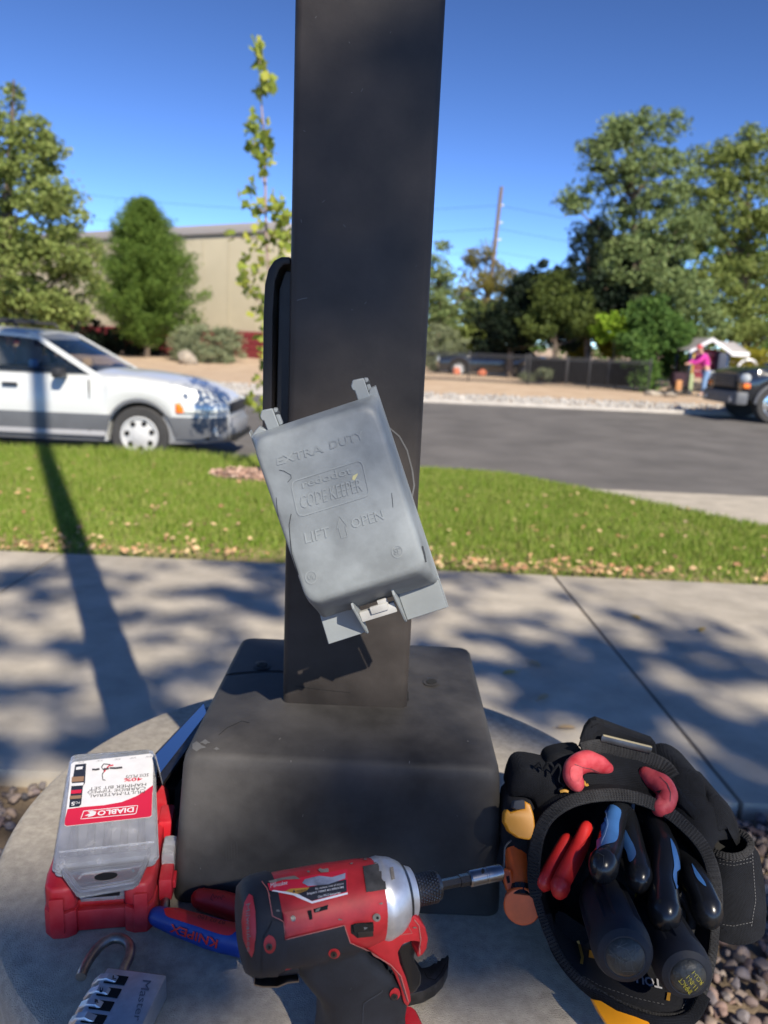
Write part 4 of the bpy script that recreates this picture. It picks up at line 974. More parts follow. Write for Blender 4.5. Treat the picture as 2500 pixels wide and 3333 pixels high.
# --- white wagon, nose to the right
WX, WY, WZ = -2.78, 8.58, -.190
wg = thing('station_wagon', 'white station wagon with grey lower cladding parked at the kerb on the left', 'car', (WX-1.4, WY+.85, WZ))
Mw = Matrix.Translation((WX, WY+.85, WZ))
stn = [(-3.62, .50, .86, .60), (-3.50, .34, .93, .74), (-3.2, .30, .95, .82), (-2.0, .24, .96, .85), (-.9, .24, .955, .85), (-.5, .24, .965, .85), (-.1, .26, .945, .845), (.35, .28, .895, .82), (.65, .30, .83, .76), (.83, .34, .75, .66), (.93, .42, .67, .52)]
gw = carbody(stn, [0, -2.63], .365, 0, .85, Mw); WB = gw.bvh(); body = gw.build('body', m_carw, wg, 40)
# lower cladding: the same shell a few mm proud, cut at .56
def band(M, stn, z0, z1, off, wheels, wr, name, mt, parent, xr=None):
    X = [s[0] for s in stn]; xs = [x for x in np.linspace(xr[0] if xr else X[0], xr[1] if xr else X[-1], 110)]
    for sgn in (1, -1):
        g = G(); rings = []
        for x in xs:
            zs = float(np.interp(x, X, [s[1] for s in stn])); zb = float(np.interp(x, X, [s[2] for s in stn])); hw = float(np.interp(x, X, [s[3] for s in stn]))
            lo = max(z0, zs)
            for w_ in wheels:
                if abs(x-w_) <= wr: lo = max(lo, .33+math.sqrt(max(0, wr*wr-(x-w_)**2)))
            hi = max(z1, lo+.045) if any(abs(x-w_) <= wr+.05 for w_ in wheels) else max(z1, lo+.01)
            row = []
            for k in range(6):
                z = lo+(hi-lo)*k/5; t_ = min(1, max(0, (z-zs)/(zb-zs))); yb = hw-.035*(2*t_-1)**2-.05*max(0, t_-.75)*4*.6
                row.append(M @ Vector((x, sgn*(yb+off-.004*(k in (0, 5))), z)))
            rings.append(row)
        g.loft(rings, False, False, False); g.build(name, mt, parent, 60)
band(Mw, stn, .2, .545, .012, [0, -2.63], .365, 'cladding', m_carg, wg)
g = G()   # sill stripe
g.box((-1.32, -.862, .33), (1.9, .02, .06), .01, Mw); g.build('sill_trim', mat('light_grey_trim', (.30, .30, .31), .5), wg)
# bumper
g = G(); rings = []
for t in np.linspace(-1, 1, 25):
    y = t*.80; x = .99-.62*abs(t)**4-.05*t*t; rings.append([Mw @ Vector((x+dx, y, z)) for dx, z in ((-.25, .22), (-.06, .24), (.0, .30), (.035, .40), (.035, .48), (.0, .53), (-.25, .55))])
g.loft(rings, True, True); g.build('bumper', mat('bumper_grey', (.20, .205, .215), .4), wg, 50)
g = G(); g.box((.985, 0, .30), (.05, 1.0, .08), .02, Mw); g.build('lower_grille', m_hole, wg)
for s_ in (-1, 1):
    g = G(); g.lathe(Mw @ Vector((.74, s_*.58, .40)), Vector((1, s_*.25, 0)), [(0, .085), (.10, .08), (.105, .001)], 16); g.build('fog_lamp', m_lamp, wg)
    g = G(); pts = [(.46, .805), (.70, .765), (.86, .66), (.90, .56)]
    g.loft([[Mw @ Vector((x+dx, s_*(y+dy), z)) for dx, dy, z in ((-.02, .0, .585), (.015, .02, .60), (.02, .024, .66), (-.0, .012, .72), (-.05, -.03, .73))] for x, y in pts], True, True)
    hl = g.build('headlamp', m_lamp, wg)
    g = G(); g.loft([[Mw @ Vector((x+dx, s_*(y+dy), z)) for dx, dy, z in ((-.02, .0, .585), (.012, .024, .60), (.015, .028, .66), (-.02, .01, .70))] for x, y in ((.42, .812), (.48, .80))], True, True)
    g.build('turn_signal', m_amber, hl)
g = G(); g.box((.93, 0, .64), (.05, .9, .12), .02, Mw); g.build('grille', m_iron, wg)
# greenhouse
m_wglass = mat('tinted_glass', (.010, .022, .040), .06, spec=.5); m_wglass.node_tree.nodes['Principled BSDF'].inputs['Alpha'].default_value = .42
zt, zbelt = 1.43, .955
def gh(x0, x1, x2, x3, hwb, hwt, zb, zt):   # rear-bottom, rear-top, front-top, front-bottom
    return (x0, x1, x2, x3, hwb, hwt, zb, zt)
x0, x1, x2, x3 = -3.45, -3.15, -1.27, -.50; hb_, ht_ = .80, .62
g = G(); g.loft([[Mw @ Vector(p) for p in ((x0, -hb_, .95), (x3+.05, -hb_+.04, .93), (x3+.14, 0, .99), (x3+.05, hb_-.04, .93), (x0, hb_, .95))],
                 [Mw @ Vector(p) for p in ((x1, -ht_, zt-.02), (x2, -ht_, zt-.035), (x2+.05, 0, zt-.02), (x2, ht_, zt-.035), (x1, ht_, zt-.02))]], True, True)
gl = g.build('window_glass', m_wglass, wg, 25)
# roof shell
rings = []
for x in np.linspace(x1-.12, x2+.06, 22):
    u = (x-(x1-.12))/((x2+.06)-(x1-.12)); z = zt+.035*math.sin(u*math.pi)**.6-.03*u-.012; e = .62+.02*math.sin(u*math.pi)
    rings.append([Mw @ Vector((x, y_, z+zz2)) for y_, zz2 in [(-e-.02, -.06), (-e-.015, -.02), (-e+.03, .008), (-e*.5, .028), (0, .034), (e*.5, .028), (e-.03, .008), (e+.015, -.02), (e+.02, -.06)]])
g = G(); g.loft(rings, True, True); g.build('roof', m_carw, wg, 50)
def bar(p0, p1, w1, w2, mt, nm, par, M=Mw, th=.03):
    p0, p1 = Vector(p0), Vector(p1); d = (p1-p0); g = G()
    side = Vector((1, 0, 0)); nrm = Vector((0, -1 if p0.y < 0 else 1, .35)).normalized()
    rings = [[M @ (p+side*(-w/2)+nrm*.0), M @ (p+side*(w/2)), M @ (p+side*(w/2)+nrm*th), M @ (p+side*(-w/2)+nrm*th)] for p, w in ((p0, w1), (p1, w2))]
    g.loft(rings, True, True); return g.build(nm, mt, par, 30)
for s_ in (-1, 1):
    bar((x3+.06, s_*(hb_-.03), .93), (x2+.0, s_*(ht_-.005), zt-.03), *((.12, .10) if s_ < 0 else (.05, .04)), m_carw, 'windscreen_pillar', wg)
    bar((-1.62, s_*(hb_-.01), .95), (-1.66, s_*(ht_), zt-.03), .07, .06, m_iron, 'door_pillar', wg)
    bar((-2.6, s_*(hb_-.01), .95), (-2.6, s_*(ht_), zt-.03), .10, .09, m_carw, 'door_pillar', wg)
    bar((x0+.05, s_*(hb_-.01), .95), (x1+.04, s_*ht_, zt-.03), .14, .12, m_carw, 'rear_pillar', wg)
    g = G(); g.box((-.84, s_*.93, .985), (.11, .17, .11), .03, Mw); g.box((-.82, s_*.85, .955), (.05, .08, .04), .01, Mw); g.build('mirror', m_iron, wg)
    for hx in (-1.42, -2.42):
        g = G(); g.box((hx, s_*.862, .84), (.17, .03, .035), .01, Mw); g.build('door_handle', m_iron, wg)
    for dx in (-.55, -1.68, -2.75):
        g = G(); g.box((dx, s_*.8405, .62), (.012, .012, .60), 0, Mw); g.build('door_gap', m_hole, wg, 0)
    g = G(); g.tube([Mw @ Vector((-3.0, s_*.55, zt+.03)), Mw @ Vector((-3.0, s_*.55, zt+.075)), Mw @ Vector((-1.5, s_*.55, zt+.085)), Mw @ Vector((-1.45, s_*.55, zt+.03))], .018, 7); g.build('roof_rail', m_iron, wg)
    bar((-.55, s_*.845, .34), (-.55, s_*.84, .36), .01, .01, m_iron, 'clip', wg)
for rx in (-1.75, -2.7):
    g = G(); g.box((rx, 0, zt+.105), (.05, 1.25, .035), .01, Mw); g.build('cross_bar', m_iron, wg)
g = G(); g.tube([Mw @ Vector((-1.2, -.55, zt+.02)), Mw @ Vector((-1.55, -.55, zt+.22))], .004, 5); g.build('antenna', m_iron, wg)
# things behind the glass: seats, wheel
g = G(); g.box((-1.95, 0, 1.0), (2.75, 1.42, .05), .01, Mw); g.build('cabin_dark_slab', m_hole, wg)  # dark slab added over the white body top so the cabin reads unlit
m_seat = mat('seat_fabric', (.30, .31, .31), .9)
for sx, sy in ((-1.75, -.36), (-1.75, .36), (-2.65, -.36), (-2.65, .36)):
    g = G(); g.box((sx, sy, 1.12), (.14, .46, .24), .05, Mw); g.box((sx-.02, sy, 1.28), (.09, .24, .13), .04, Mw); g.build('seat_back', m_seat, wg)
g = G(); g.tube([Mw @ Vector((-1.05+.05*math.sin(t), -.36+.18*math.cos(t), 1.06+.14*math.sin(t))) for t in np.linspace(0, 6.28, 15)], .012, 6); g.build('steering_wheel', m_iron, wg)
g = G(); g.box((-1.25, -.62, 1.06), (.10, .08, .10), .03, Mw); g.build('blue_cup', m_bluel, wg)
g = G(); g.box((-.95, .2, 1.06), (.12, .12, .12), .04, Mw); g.build('dash_toy', mat('tan_toy', (.5, .35, .18), .8), wg)
g = G(); g.box((-2.5, -.1, 1.12), (.14, .3, .16), .05, Mw); g.build('pink_bundle', mat('pink_cloth', (.4, .06, .15), .8), wg)
for wx in (0, -2.63):
    for s_ in (-1, 1): wheel(wg, Mw @ Vector((wx, s_*.848, .325)), .325, .21, s_, m_rim)
g = G(); g.box((-1.3, 0, .42), (4.1, 1.3, .30), .05, Mw); g.build('underbody', m_hole, wg)
# --- black pickup/SUV nose to the left
VX, VY, VZ = 8.23, 17.45, -.03
sv_ = thing('black_truck', 'black sport utility vehicle cut by the right edge, parked across the street', 'car', (VX+1.5, VY, VZ))
Ms = Matrix.Translation((VX, VY, VZ)) @ Matrix.Rotation(math.pi, 4, 'Z')
st2 = [(-3.7, .5, 1.08, .85), (-3.5, .45, 1.12, .92), (-.7, .42, 1.14, .93), (0, .44, 1.13, .925), (.45, .46, 1.10, .91), (.66, .48, 1.05, .88), (.74, .52, .98, .82)]
gs = carbody(st2, [0, -2.9], .44, 0, .93, Ms); gs.build('body', m_cark, sv_, 40)
g = G(); g.loft([[Ms @ Vector(p) for p in ((-3.6, -.86, 1.12), (-.65, -.84, 1.12), (-.6, 0, 1.14), (-.65, .84, 1.12), (-3.6, .86, 1.12))],
                 [Ms @ Vector(p) for p in ((-3.4, -.70, 1.70), (-1.25, -.68, 1.70), (-1.2, 0, 1.72), (-1.25, .68, 1.70), (-3.4, .70, 1.70))]], True, True); g.build('window_glass', m_glass, sv_, 25)
g = G(); g.box((-2.35, 0, 1.72), (2.4, 1.40, .07), .03, Ms); g.build('roof', m_cark, sv_)
g = G(); g.box((.74, 0, .50), (.26, 1.84, .28), .06, Ms); g.build('bumper', m_carg, sv_)
g = G(); g.box((.75, 0, .86), (.06, 1.1, .30), .03, Ms); gr = g.build('grille', m_iron, sv_)
for k in range(4):
    g = G(); g.box((.785, 0, .77+k*.06), (.02, 1.0, .018), .003, Ms); g.build('grille_bar', m_carg, gr)
for s_ in (-1, 1):
    g = G(); g.box((.71, s_*.72, .92), (.10, .34, .17), .04, Ms); hl = g.build('headlamp', m_carg, sv_)
    g = G(); g.lathe(Ms @ Vector((.69, s_*.85, .93)), Ms.to_3x3() @ Vector((.8, s_*.75, 0)), [(0, .10), (.06, .095), (.075, .06), (.08, .001)], 16); g.build('lamp_reflector', m_lamp, hl)
    g = G(); g.box((.68, s_*.83, .77), (.14, .20, .10), .02, Ms); g.build('turn_signal', m_amber, hl)
    g = G(); g.box((-.60, s_*1.02, 1.18), (.12, .2, .18), .03, Ms); g.build('mirror', m_cark, sv_)
    g = G(); g.box((-.8, s_*.935, .75), (.012, .012, .62), 0, Ms); g.build('door_gap', m_hole, sv_, 0)
    # silver wheel-arch flare
    g = G(); g.tube([Ms @ Vector((.47*math.cos(a_), s_*.925, .36+.47*math.sin(a_))) for a_ in np.linspace(.1, math.pi-.1, 15)], .035, 8); g.build('arch_flare', m_carg, sv_)
    g = G(); g.lathe(Ms @ Vector((.79, s_*.66, .47)), Ms.to_3x3() @ Vector((1, 0, 0)), [(0, .06), (.10, .055), (.105, .001)], 14); g.build('fog_lamp', m_lamp, sv_)
for wx in (0, -2.9):
    for s_ in (-1, 1): wheel(sv_, Ms @ Vector((wx, s_*.84, .385)), .385, .24, -s_, m_chr, 5)
g = G(); g.box((-1.4, 0, .55), (4.3, 1.4, .35), .05, Ms); g.build('underbody', m_hole, sv_)
# --- dark car behind the fence
dv = at(1615, 1195, 31); DX = dv.x
dc = thing('parked_car', 'dark sedan parked in the shade behind the iron fence', 'car', (DX, 32, .12))
Md = Matrix.Translation((DX-1.1, 32.2, .1))
s3 = [(-1.2, .45, .70, .6), (-1.1, .3, .80, .78), (-.3, .25, .88, .85), (2.0, .25, .92, .86), (3.2, .3, .88, .8), (3.3, .4, .8, .7)]
gd = carbody(s3, [-.35, 2.4], .36, 0, .85, Md); gd.build('body', m_cark, dc)
g = G(); g.loft([[Md @ Vector(p) for p in ((.1, -.75, .88), (2.9, -.75, .9), (2.9, .75, .9), (.1, .75, .88))], [Md @ Vector(p) for p in ((.8, -.6, 1.36), (2.3, -.6, 1.36), (2.3, .6, 1.36), (.8, .6, 1.36))]], True, True); g.build('window_glass', m_glass, dc, 25)
for wx in (-.35, 2.4):
    for s_ in (-1, 1): wheel(dc, Md @ Vector((wx, s_*.8, .33)), .32, .2, s_, m_rim, 5)
for s_ in (-1, 1):
    g = G(); g.lathe(Md @ Vector((-1.12, s_*.6, .68)), (-1, 0, 0), [(0, .09), (.05, .085), (.06, .001)], 12); g.build('headlamp', m_lamp, dc)
# ================================================================ TOOLS ON THE FOOTING
PT = .745      # top of the concrete footing
Z1 = lambda x, y: (.4823*x, 2350+.4823*y)
D2 = lambda x, y: (600+.633*x, 2700+.633*y)
Z3 = lambda x, y: (1550+.5727*x, 2300+.5727*y)
def zp(f, pts): return [f(*p) for p in pts]
# --- impact driver standing on its battery
Ra = onz(809, 3016, .885); Fa = onz(1337, 2902, .885); u = (Fa-Ra).normalized()
DM = frame(Ra, u, (0, 0, 1))       # x forward, y up, z to the visible side
dr = thing('impact_driver', 'red and black cordless impact driver standing on its battery, bit holder pointing right', 'impact driver', (Ra.x+.08*u.x, Ra.y+.08*u.y, PT))
def D(x, y, z): return DM @ Vector((x, y, z))
def dring(x, a, b, cy=0., n=28, p=2.3):
    out = []
    for k in range(n):
        t = 2*math.pi*k/n; c, s = math.cos(t), math.sin(t)
        out.append(D(x, cy+b*math.copysign(abs(s)**(2/p), s), a*math.copysign(abs(c)**(2/p), c)))
    return out
gb_ = G(); gb_.loft([dring(.0, .0255, .0255), dring(.003, .0268, .0268), dring(.02, .0275, .0275), dring(.05, .0272, .0272), dring(.075, .0260, .0262), dring(.087, .0240, .0250)], True, True)
bodyo = gb_.build('motor_housing', m_red, dr, 50)
g = G(); g.loft([dring(-.0055, .020, .020), dring(-.0045, .0240, .0240), dring(-.0005, .0272, .0272), dring(.004, .0285, .0285), dring(.014, .0290, .0290), dring(.017, .0280, .0280)], True, True); RCg = g; RCB = g.bvh()
rc = g.build('rear_cap', m_grip, dr, 50)
g = G(); g.loft([dring(.0855, .0243, .0252), dring(.088, .0262, .0265, 0, 28, 2), dring(.0905, .0265, .0265, 0, 28, 2), dring(.098, .0245, .0245, 0, 28, 2), dring(.1045, .0205, .0205, 0, 28, 2), dring(.1085, .0172, .0172, 0, 28, 2), dring(.1115, .0160, .0160, 0, 28, 2), dring(.1120, .0125, .0125, 0, 28, 2)], True, True); CLB = g.bvh()
g.build('nose_collar', m_alu, dr, 40)
g = G(); g.loft([dring(.1040, .0210, .0210, 0, 28, 2), dring(.106, .0198, .0198, 0, 28, 2)], True, True); g.build('collar_ring', m_dsteel, dr, 40)
# grip: lofted down to the battery
def hring(cx, y, hx, hz, r=.010, n=5): return [D(px_, y, pz_) for px_, pz_ in rrect(cx, 0, hx, hz, min(r, hz*.8), n)]
def onplane(px, py, M, z):
    n_ = M.to_3x3() @ Vector((0, 0, 1)); o_ = M @ Vector((0, 0, z)); r_ = ray(px, py); return M.inverted() @ (CAMP+r_*((o_-CAMP).dot(n_)/r_.dot(n_)))
gr_ = [hring(.052, -.010, .045, .019)]
for (L_, R_, y_, hz_) in ((560, 900, 600, .0205), (585, 975, 680, .0205), (640, 1050, 745, .0203), (690, 1100, 800, .020), (712, 1128, 860, .0193), (718, 1135, 930, .0188), (716, 1125, 1000, .0185), (708, 1130, 1060, .0190)):
    a_, b_ = onplane(*D2(L_, y_), DM, .008), onplane(*D2(R_, y_), DM, .008); gr_.append(hring((a_.x+b_.x)/2, (a_.y+b_.y)/2, (b_.x-a_.x)/2, hz_))
yl = onplane(*D2(900, 1060), DM, .008).y
if yl > -.116: gr_.append(hring(.084, -.118, .031, .021))
gh_ = G(); gh_.loft(gr_, True, True)
grip = gh_.build('grip', m_grip, dr, 60)
g = G(); g.loft([hring(.088, -.1185, .040, .0225, .006), hring(.088, -.1215, .042, .0235, .006), hring(.088, -.1370, .042, .0235, .006), hring(.088, -.1398, .040, .0225, .006)], True, True); g.build('battery', m_redc, dr, 40)
# front shell with trigger guard
def outline(f, pts, M, z): return [(q.x, q.y) for q in (onplane(*f(*p), M, z) for p in pts)]
gf = G(); gf.prism(outline(D2, [(830, 440), (1035, 425), (1075, 412), (1150, 422), (1205, 458), (1240, 502), (1254, 560), (1246, 612), (1226, 642), (1198, 658), (1196, 640), (1213, 603), (1208, 577), (1168, 572), (1122, 590), (1098, 630), (1110, 690), (1140, 760), (1160, 830), (1166, 880), (1146, 912), (1128, 890), (1112, 820), (1080, 740), (1030, 680), (950, 620), (860, 570), (820, 500)][::-1], DM, .020), DM, .0415, .0032, 3, -.0208)
fs = gf.build('front_shell', m_red, dr, 50)
g = G(); g.prism(outline(D2, [(1100, 640), (1125, 600), (1165, 582), (1205, 588), (1212, 612), (1195, 650), (1190, 680), (1210, 720), (1228, 760), (1225, 810), (1200, 850), (1165, 865), (1150, 800), (1120, 720)][::-1], DM, .012), DM, .020, .0035, 3, -.010); g.build('trigger', m_blackg, dr, 50)
U = G(); 
for q in (gb_, RCg, gh_, gf): U.add(q.V, q.F)
UB = U.bvh()
# black overmould, panel line edges, inlays
patch('overmould', zp(D2, [(440, 500), (452, 470), (505, 480), (515, 565), (820, 490), (848, 575), (930, 610), (1000, 650), (1060, 700), (1080, 735), (1040, 820), (760, 800), (600, 745), (440, 750), (400, 740), (405, 560)]), UB, m_grip, dr, .0011, 12, .0012)
m_redw = mat('worn_red_edge', (.40, .13, .11), .8)
for pts in ([(432, 330), (452, 445), (505, 475), (515, 562), (820, 488), (850, 575), (940, 610), (1060, 690), (1110, 745), (1150, 880)], [(398, 275), (425, 310), (440, 350)]):
    stroke('edge_line', zp(D2, pts), 3., UB, m_redw, dr, .0014)
for pts in ([(500, 430), (660, 400), (665, 490), (615, 500), (605, 520), (530, 545), (512, 500)],):
    patch('raised_pad', zp(D2, pts), UB, m_red, dr, .0018, 8, .002)
patch('slot', zp(D2, [(662, 410), (738, 388), (735, 412), (668, 430)]), UB, m_hole, dr, .0008, 6)
patch('slot', zp(D2, [(628, 420), (650, 416), (655, 458), (640, 462)]), UB, m_hole, dr, .0022, 6)
patch('slot_dust', zp(D2, [(675, 412), (700, 402), (690, 420), (672, 426)]), UB, m_dust, dr, .0010, 6)
# badge window at the front top, rocker switch
patch('side_vent', zp(D2, [(918, 195), (1020, 175), (1036, 308), (935, 325)]), UB, m_dust if 0 else mat('dusty_black', (.045, .043, .042), .8, var=.5, vscale=60), dr, .0009, 8, .001)
patch('switch_seat', zp(D2, [(855, 490), (880, 480), (970, 472), (970, 545), (890, 555), (856, 530)]), UB, m_hole, dr, .0006, 8)
patch('rocker_switch', zp(D2, [(862, 484), (882, 476), (966, 474), (967, 510), (868, 518)]), UB, m_blackg, dr, .0024, 6, .003)
patch('switch_mark', zp(D2, [(915, 487), (937, 491), (918, 503)]), UB, m_stitch, dr, .0027, 5)
patch('switch_foot', zp(D2, [(890, 518), (968, 512), (966, 543), (892, 550)]), UB, m_dsteel, dr, .0012, 6, .001)
patch('slot_dust', zp(D2, [(1052, 512), (1128, 498), (1130, 520), (1056, 532)]), UB, m_dust, dr, .0007, 6)
stroke('edge_line', zp(D2, [(1050, 492), (1140, 478), (1170, 530), (1070, 545)]), 2., UB, m_redw, dr, .0006)
stroke('edge_line', zp(D2, [(1180, 460), (1205, 490), (1215, 560), (1210, 640)]), 3., UB, m_redw, dr, .0006)
for pts in ([(1020, 740), (1095, 730), (1145, 880)], [(1020, 740), (1015, 830), (920, 890), (915, 1000)], [(880, 640), (910, 740), (850, 820)], [(600, 700), (640, 660), (740, 640)]):
    stroke('grip_line', zp(D2, pts), 2., UB, mat('grip_edge', (.045, .05, .06), .7), dr, .0008)
# screws
for (cx, cy, rr_, wr_) in ((438, 585, 30, 1.9), (768, 628, 28, 1.1), (1078, 840, 24, 1.5)):
    patch('screw_boss', zp(D2, [(cx+rr_*math.cos(t)*1.05, cy+rr_*wr_*.8*math.sin(t)) for t in np.linspace(0, 6.28, 18, endpoint=False)]), UB, m_red, dr, .0014, 7, .001)
    patch('screw', zp(D2, [(cx-4+17*math.cos(t), cy+(10 if wr_ > 1.3 else 2)+17*math.sin(t)) for t in np.linspace(0, 6.28, 14, endpoint=False)]), UB, m_dsteel, dr, .0020, 6, .001)
    patch('screw_slot', zp(D2, [(cx-4+7*math.cos(t), cy+(10 if wr_ > 1.3 else 2)+7*math.sin(t)) for t in np.linspace(0, 6.28, 8, endpoint=False)]), UB, m_hole, dr, .0022, 6)
patch('screw', zp(D2, [(985+20*math.cos(t), 448+21*math.sin(t)) for t in np.linspace(0, 6.28, 14, endpoint=False)]), UB, m_dust, dr, .0012, 6, .001)
patch('screw_slot', zp(D2, [(988+8*math.cos(t), 450+8*math.sin(t)) for t in np.linspace(0, 6.28, 8, endpoint=False)]), UB, m_hole, dr, .0015, 6)
patch('screw', zp(D2, [(556+13*math.cos(t), 457+14*math.sin(t)) for t in np.linspace(0, 6.28, 10, endpoint=False)]), UB, m_dsteel, dr, .0024, 6, .001)
patch('collar_lug', zp(D2, [(1055, 200), (1072, 196), (1080, 255), (1064, 262)]), CLB, m_dust, dr, .0008, 6, .001)
# warning label
patch('label', zp(D2, [(428, 282), (838, 208), (838, 332), (655, 380), (560, 338), (438, 318)]), UB, m_labr, dr, .0008, 10)
patch('label_edge', zp(D2, [(455, 318), (570, 328), (655, 372), (838, 326), (838, 336), (655, 384), (556, 342), (450, 322)]), UB, m_labw, dr, .0010, 8)
patch('label_panel', zp(D2, [(590, 312), (720, 285), (832, 262), (834, 322), (655, 370), (590, 340), (545, 322)]), UB, m_labk, dr, .0011, 10)
patch('label_orange', zp(D2, [(518, 325), (545, 312), (642, 305), (630, 322), (578, 338)]), UB, m_gold, dr, .0014, 8)
text('WARNING', zp(D2, [(575, 336), (640, 325), (641, 312), (575, 322)]), UB, m_labk, dr, .0018)
patch('warning_triangle', zp(D2, [(555, 334), (571, 332), (563, 318)]), UB, m_labk, dr, .0018, 5)
text('Milwaukee', zp(D2, [(444, 308), (530, 290), (530, 268), (444, 284)]), UB, m_white, dr, .0012)
text('Use M12 batteries', zp(D2, [(686, 358), (800, 334), (800, 322), (686, 345)]), UB, m_white, dr, .0016)
text('Impact rated accessories', zp(D2, [(630, 345), (818, 308), (818, 296), (630, 332)]), UB, m_white, dr, .0016)
text('To reduce risk of injury', zp(D2, [(670, 322), (818, 292), (818, 280), (670, 309)]), UB, m_white, dr, .0016)
m_rub = mat('rubbed_label', (.17, .19, .26), .7, var=.5, vscale=80)
for k, pts in enumerate(([(620, 262), (700, 250), (760, 252), (830, 235), (832, 262), (740, 290), (640, 300), (600, 285)], [(690, 215), (740, 205), (745, 225), (700, 228)], [(430, 272), (480, 262), (560, 248), (600, 262), (520, 270), (440, 285)])):
    patch('rub_mark', zp(D2, [(x+random.uniform(-6, 6), y+random.uniform(-4, 4)) for x, y in pts]), UB, m_rub if k == 0 else m_dust, dr, .0014, 8)
for (x, y) in ((520, 262), (640, 222), (700, 210), (860, 180), (930, 160), (980, 176), (480, 420), (800, 460), (1010, 380), (560, 560), (1120, 640), (1180, 500)):
    a_ = random.uniform(0, 3); patch('scuff', zp(D2, [(x+random.uniform(5, 14)*math.cos(t), y+random.uniform(2, 6)*math.sin(t)) for t in np.linspace(0, 6.28, 9, endpoint=False)]), UB, m_dust, dr, .0009, 6)
# rear badge
patch('badge', zp(D2, [(300, 470), (312, 380), (335, 335), (352, 345), (366, 420), (370, 520), (362, 620), (350, 655), (330, 620), (308, 560)]), RCB, m_redc, dr, .0008, 8, .001)
text('Milwaukee', zp(D2, [(325, 390), (330, 620), (352, 615), (345, 385)]), RCB, m_dust, dr, .0018)
# collet, shank and bit holder
e1 = D(.112, 0, 0)
g = G(); pr = []
for i in range(17): pr.append((i*.0010, .0098 + (.0004 if i % 2 else -.0002)))
g.lathe(D(.1115, 0, 0), u, [(0, .0065), (.002, .0065), (.003, .0095)]+[(.003+t_, r_) for t_, r_ in pr]+[(.0205, .0088), (.021, .0045)], 40, True, True)
col = g.build('collet', m_dsteel, dr, 20)
kn = G()
for i in range(30):
    for j in range(8):
        a_ = 2*math.pi*(i+.5*(j % 2))/30; q = D(.1155+j*.0019, 0, 0); zc = Vector((0, 0, 1)); sd_ = u.cross(zc)
        dd = zc*math.cos(a_)+sd_*math.sin(a_); tt = u.cross(dd); c_ = q+dd*.0101
        kn.add([c_+u*.0009, c_+tt*.0009, c_-u*.0009, c_-tt*.0009, c_+dd*.0006], [(0, 1, 4), (1, 2, 4), (2, 3, 4), (3, 0, 4)])
kn.build('knurling', m_dsteel, dr, 0)['kind'] = 'stuff'
g = G(); g.lathe(D(.132, 0, 0), u, [(0, .0036), (.016, .0036), (.0163, .0042), (.024, .0042)], 6); g.build('hex_shank', m_blackg, dr, 20)
g = G(); g.lathe(D(.1555, 0, 0), u, [(0, .0048), (.001, .0055), (.012, .0055), (.0125, .0052), (.0135, .0052), (.014, .0055), (.0245, .0055), (.0255, .005), (.0255, .0036), (.022, .0034)], 24, True, True); BHB = g.bvh(); bh = g.build('bit_holder', m_steel, dr, 30)
patch('detent', zp(D2, [(1535+8*math.cos(t), 215+13*math.sin(t)) for t in np.linspace(0, 6.28, 10, endpoint=False)]), BHB, m_hole, bh, .0004, 4)
# belt hook under the rear
g = G(); ring = []
for (x, y) in outline(D2, [(352, 735), (360, 765), (358, 795), (400, 806), (480, 806), (530, 785), (588, 778), (588, 760)], DM, .022):
    ring.append([D(x, y, .022), D(x+.0003, y-.0012, .022), D(x+.0003, y-.0012, .008), D(x, y, .008)])
g.loft(ring, True, True); g.build('belt_hook', m_steel, dr, 50)
g = G(); g.prism(outline(D2, [(355, 700), (600, 720), (600, 752), (500, 765), (375, 760)][::-1], DM, .02), DM, .030, .002, 2, -.011); g.build('hook_bracket', m_black, dr, 50)

# --- pliers lying under the driver
pk_ = thing('slip_pliers', 'blue and red handled pliers lying on the concrete under the impact driver', 'pliers', onz(800, 3040, PT))
def K(px, py, z=.7585): return onz(px, py, z)
gA = G(); pa = [K(514, 2983), K(600, 3010), (K(700, 3042)), K(800, 3066), K(930, 3098), K(1080, 3135)]
gA.tube(smooth_path(pa, 5), smooth_vals([.0088, .0115, .0128, .0128, .0115, .009], 5), 18, .9, round_end=True); AB = gA.bvh(); hA = gA.build('handle', m_bluep, pk_, 60)
gB = G(); pb = [K(655, 2926, .7575), K(740, 2948, .7575), K(830, 2985, .7575), K(950, 3040, .7575), K(1080, 3110, .7575)]
gB.tube(smooth_path(pb, 5), smooth_vals([.0095, .0115, .0118, .011, .009], 5), 18, .9, round_end=True); BBk = gB.bvh(); hB = gB.build('handle', m_redg, pk_, 60)
patch('red_inlay', s2(zp(Z1, [(1035, 1240), (1060, 1226), (1130, 1240), (1300, 1285), (1500, 1340), (1650, 1370), (1650, 1400), (1590, 1415), (1560, 1438), (1490, 1432), (1330, 1380), (1190, 1335), (1125, 1310), (1105, 1265), (1070, 1248)]), 3), AB, m_redg, hA, .0006, 10, .0008)
patch('red_inlay', s2(zp(Z1, [(1330, 1150), (1365, 1132), (1440, 1138), (1560, 1170), (1680, 1210), (1680, 1300), (1600, 1310), (1480, 1275), (1380, 1230), (1325, 1200)]), 3), BBk, m_redg, hB, .0006, 10, .0008)
text('KNIPEX', zp(Z1, [(1478, 1468), (1158, 1362), (1148, 1408), (1466, 1522)]), AB, m_redg, hA, .0012, bold=.02)
m_ink = mat('ink', (.12, .01, .012), .7)
text('87 02 180', zp(Z1, [(1522, 1355), (1340, 1312), (1334, 1334), (1516, 1378)]), AB, m_ink, hA, .0018)
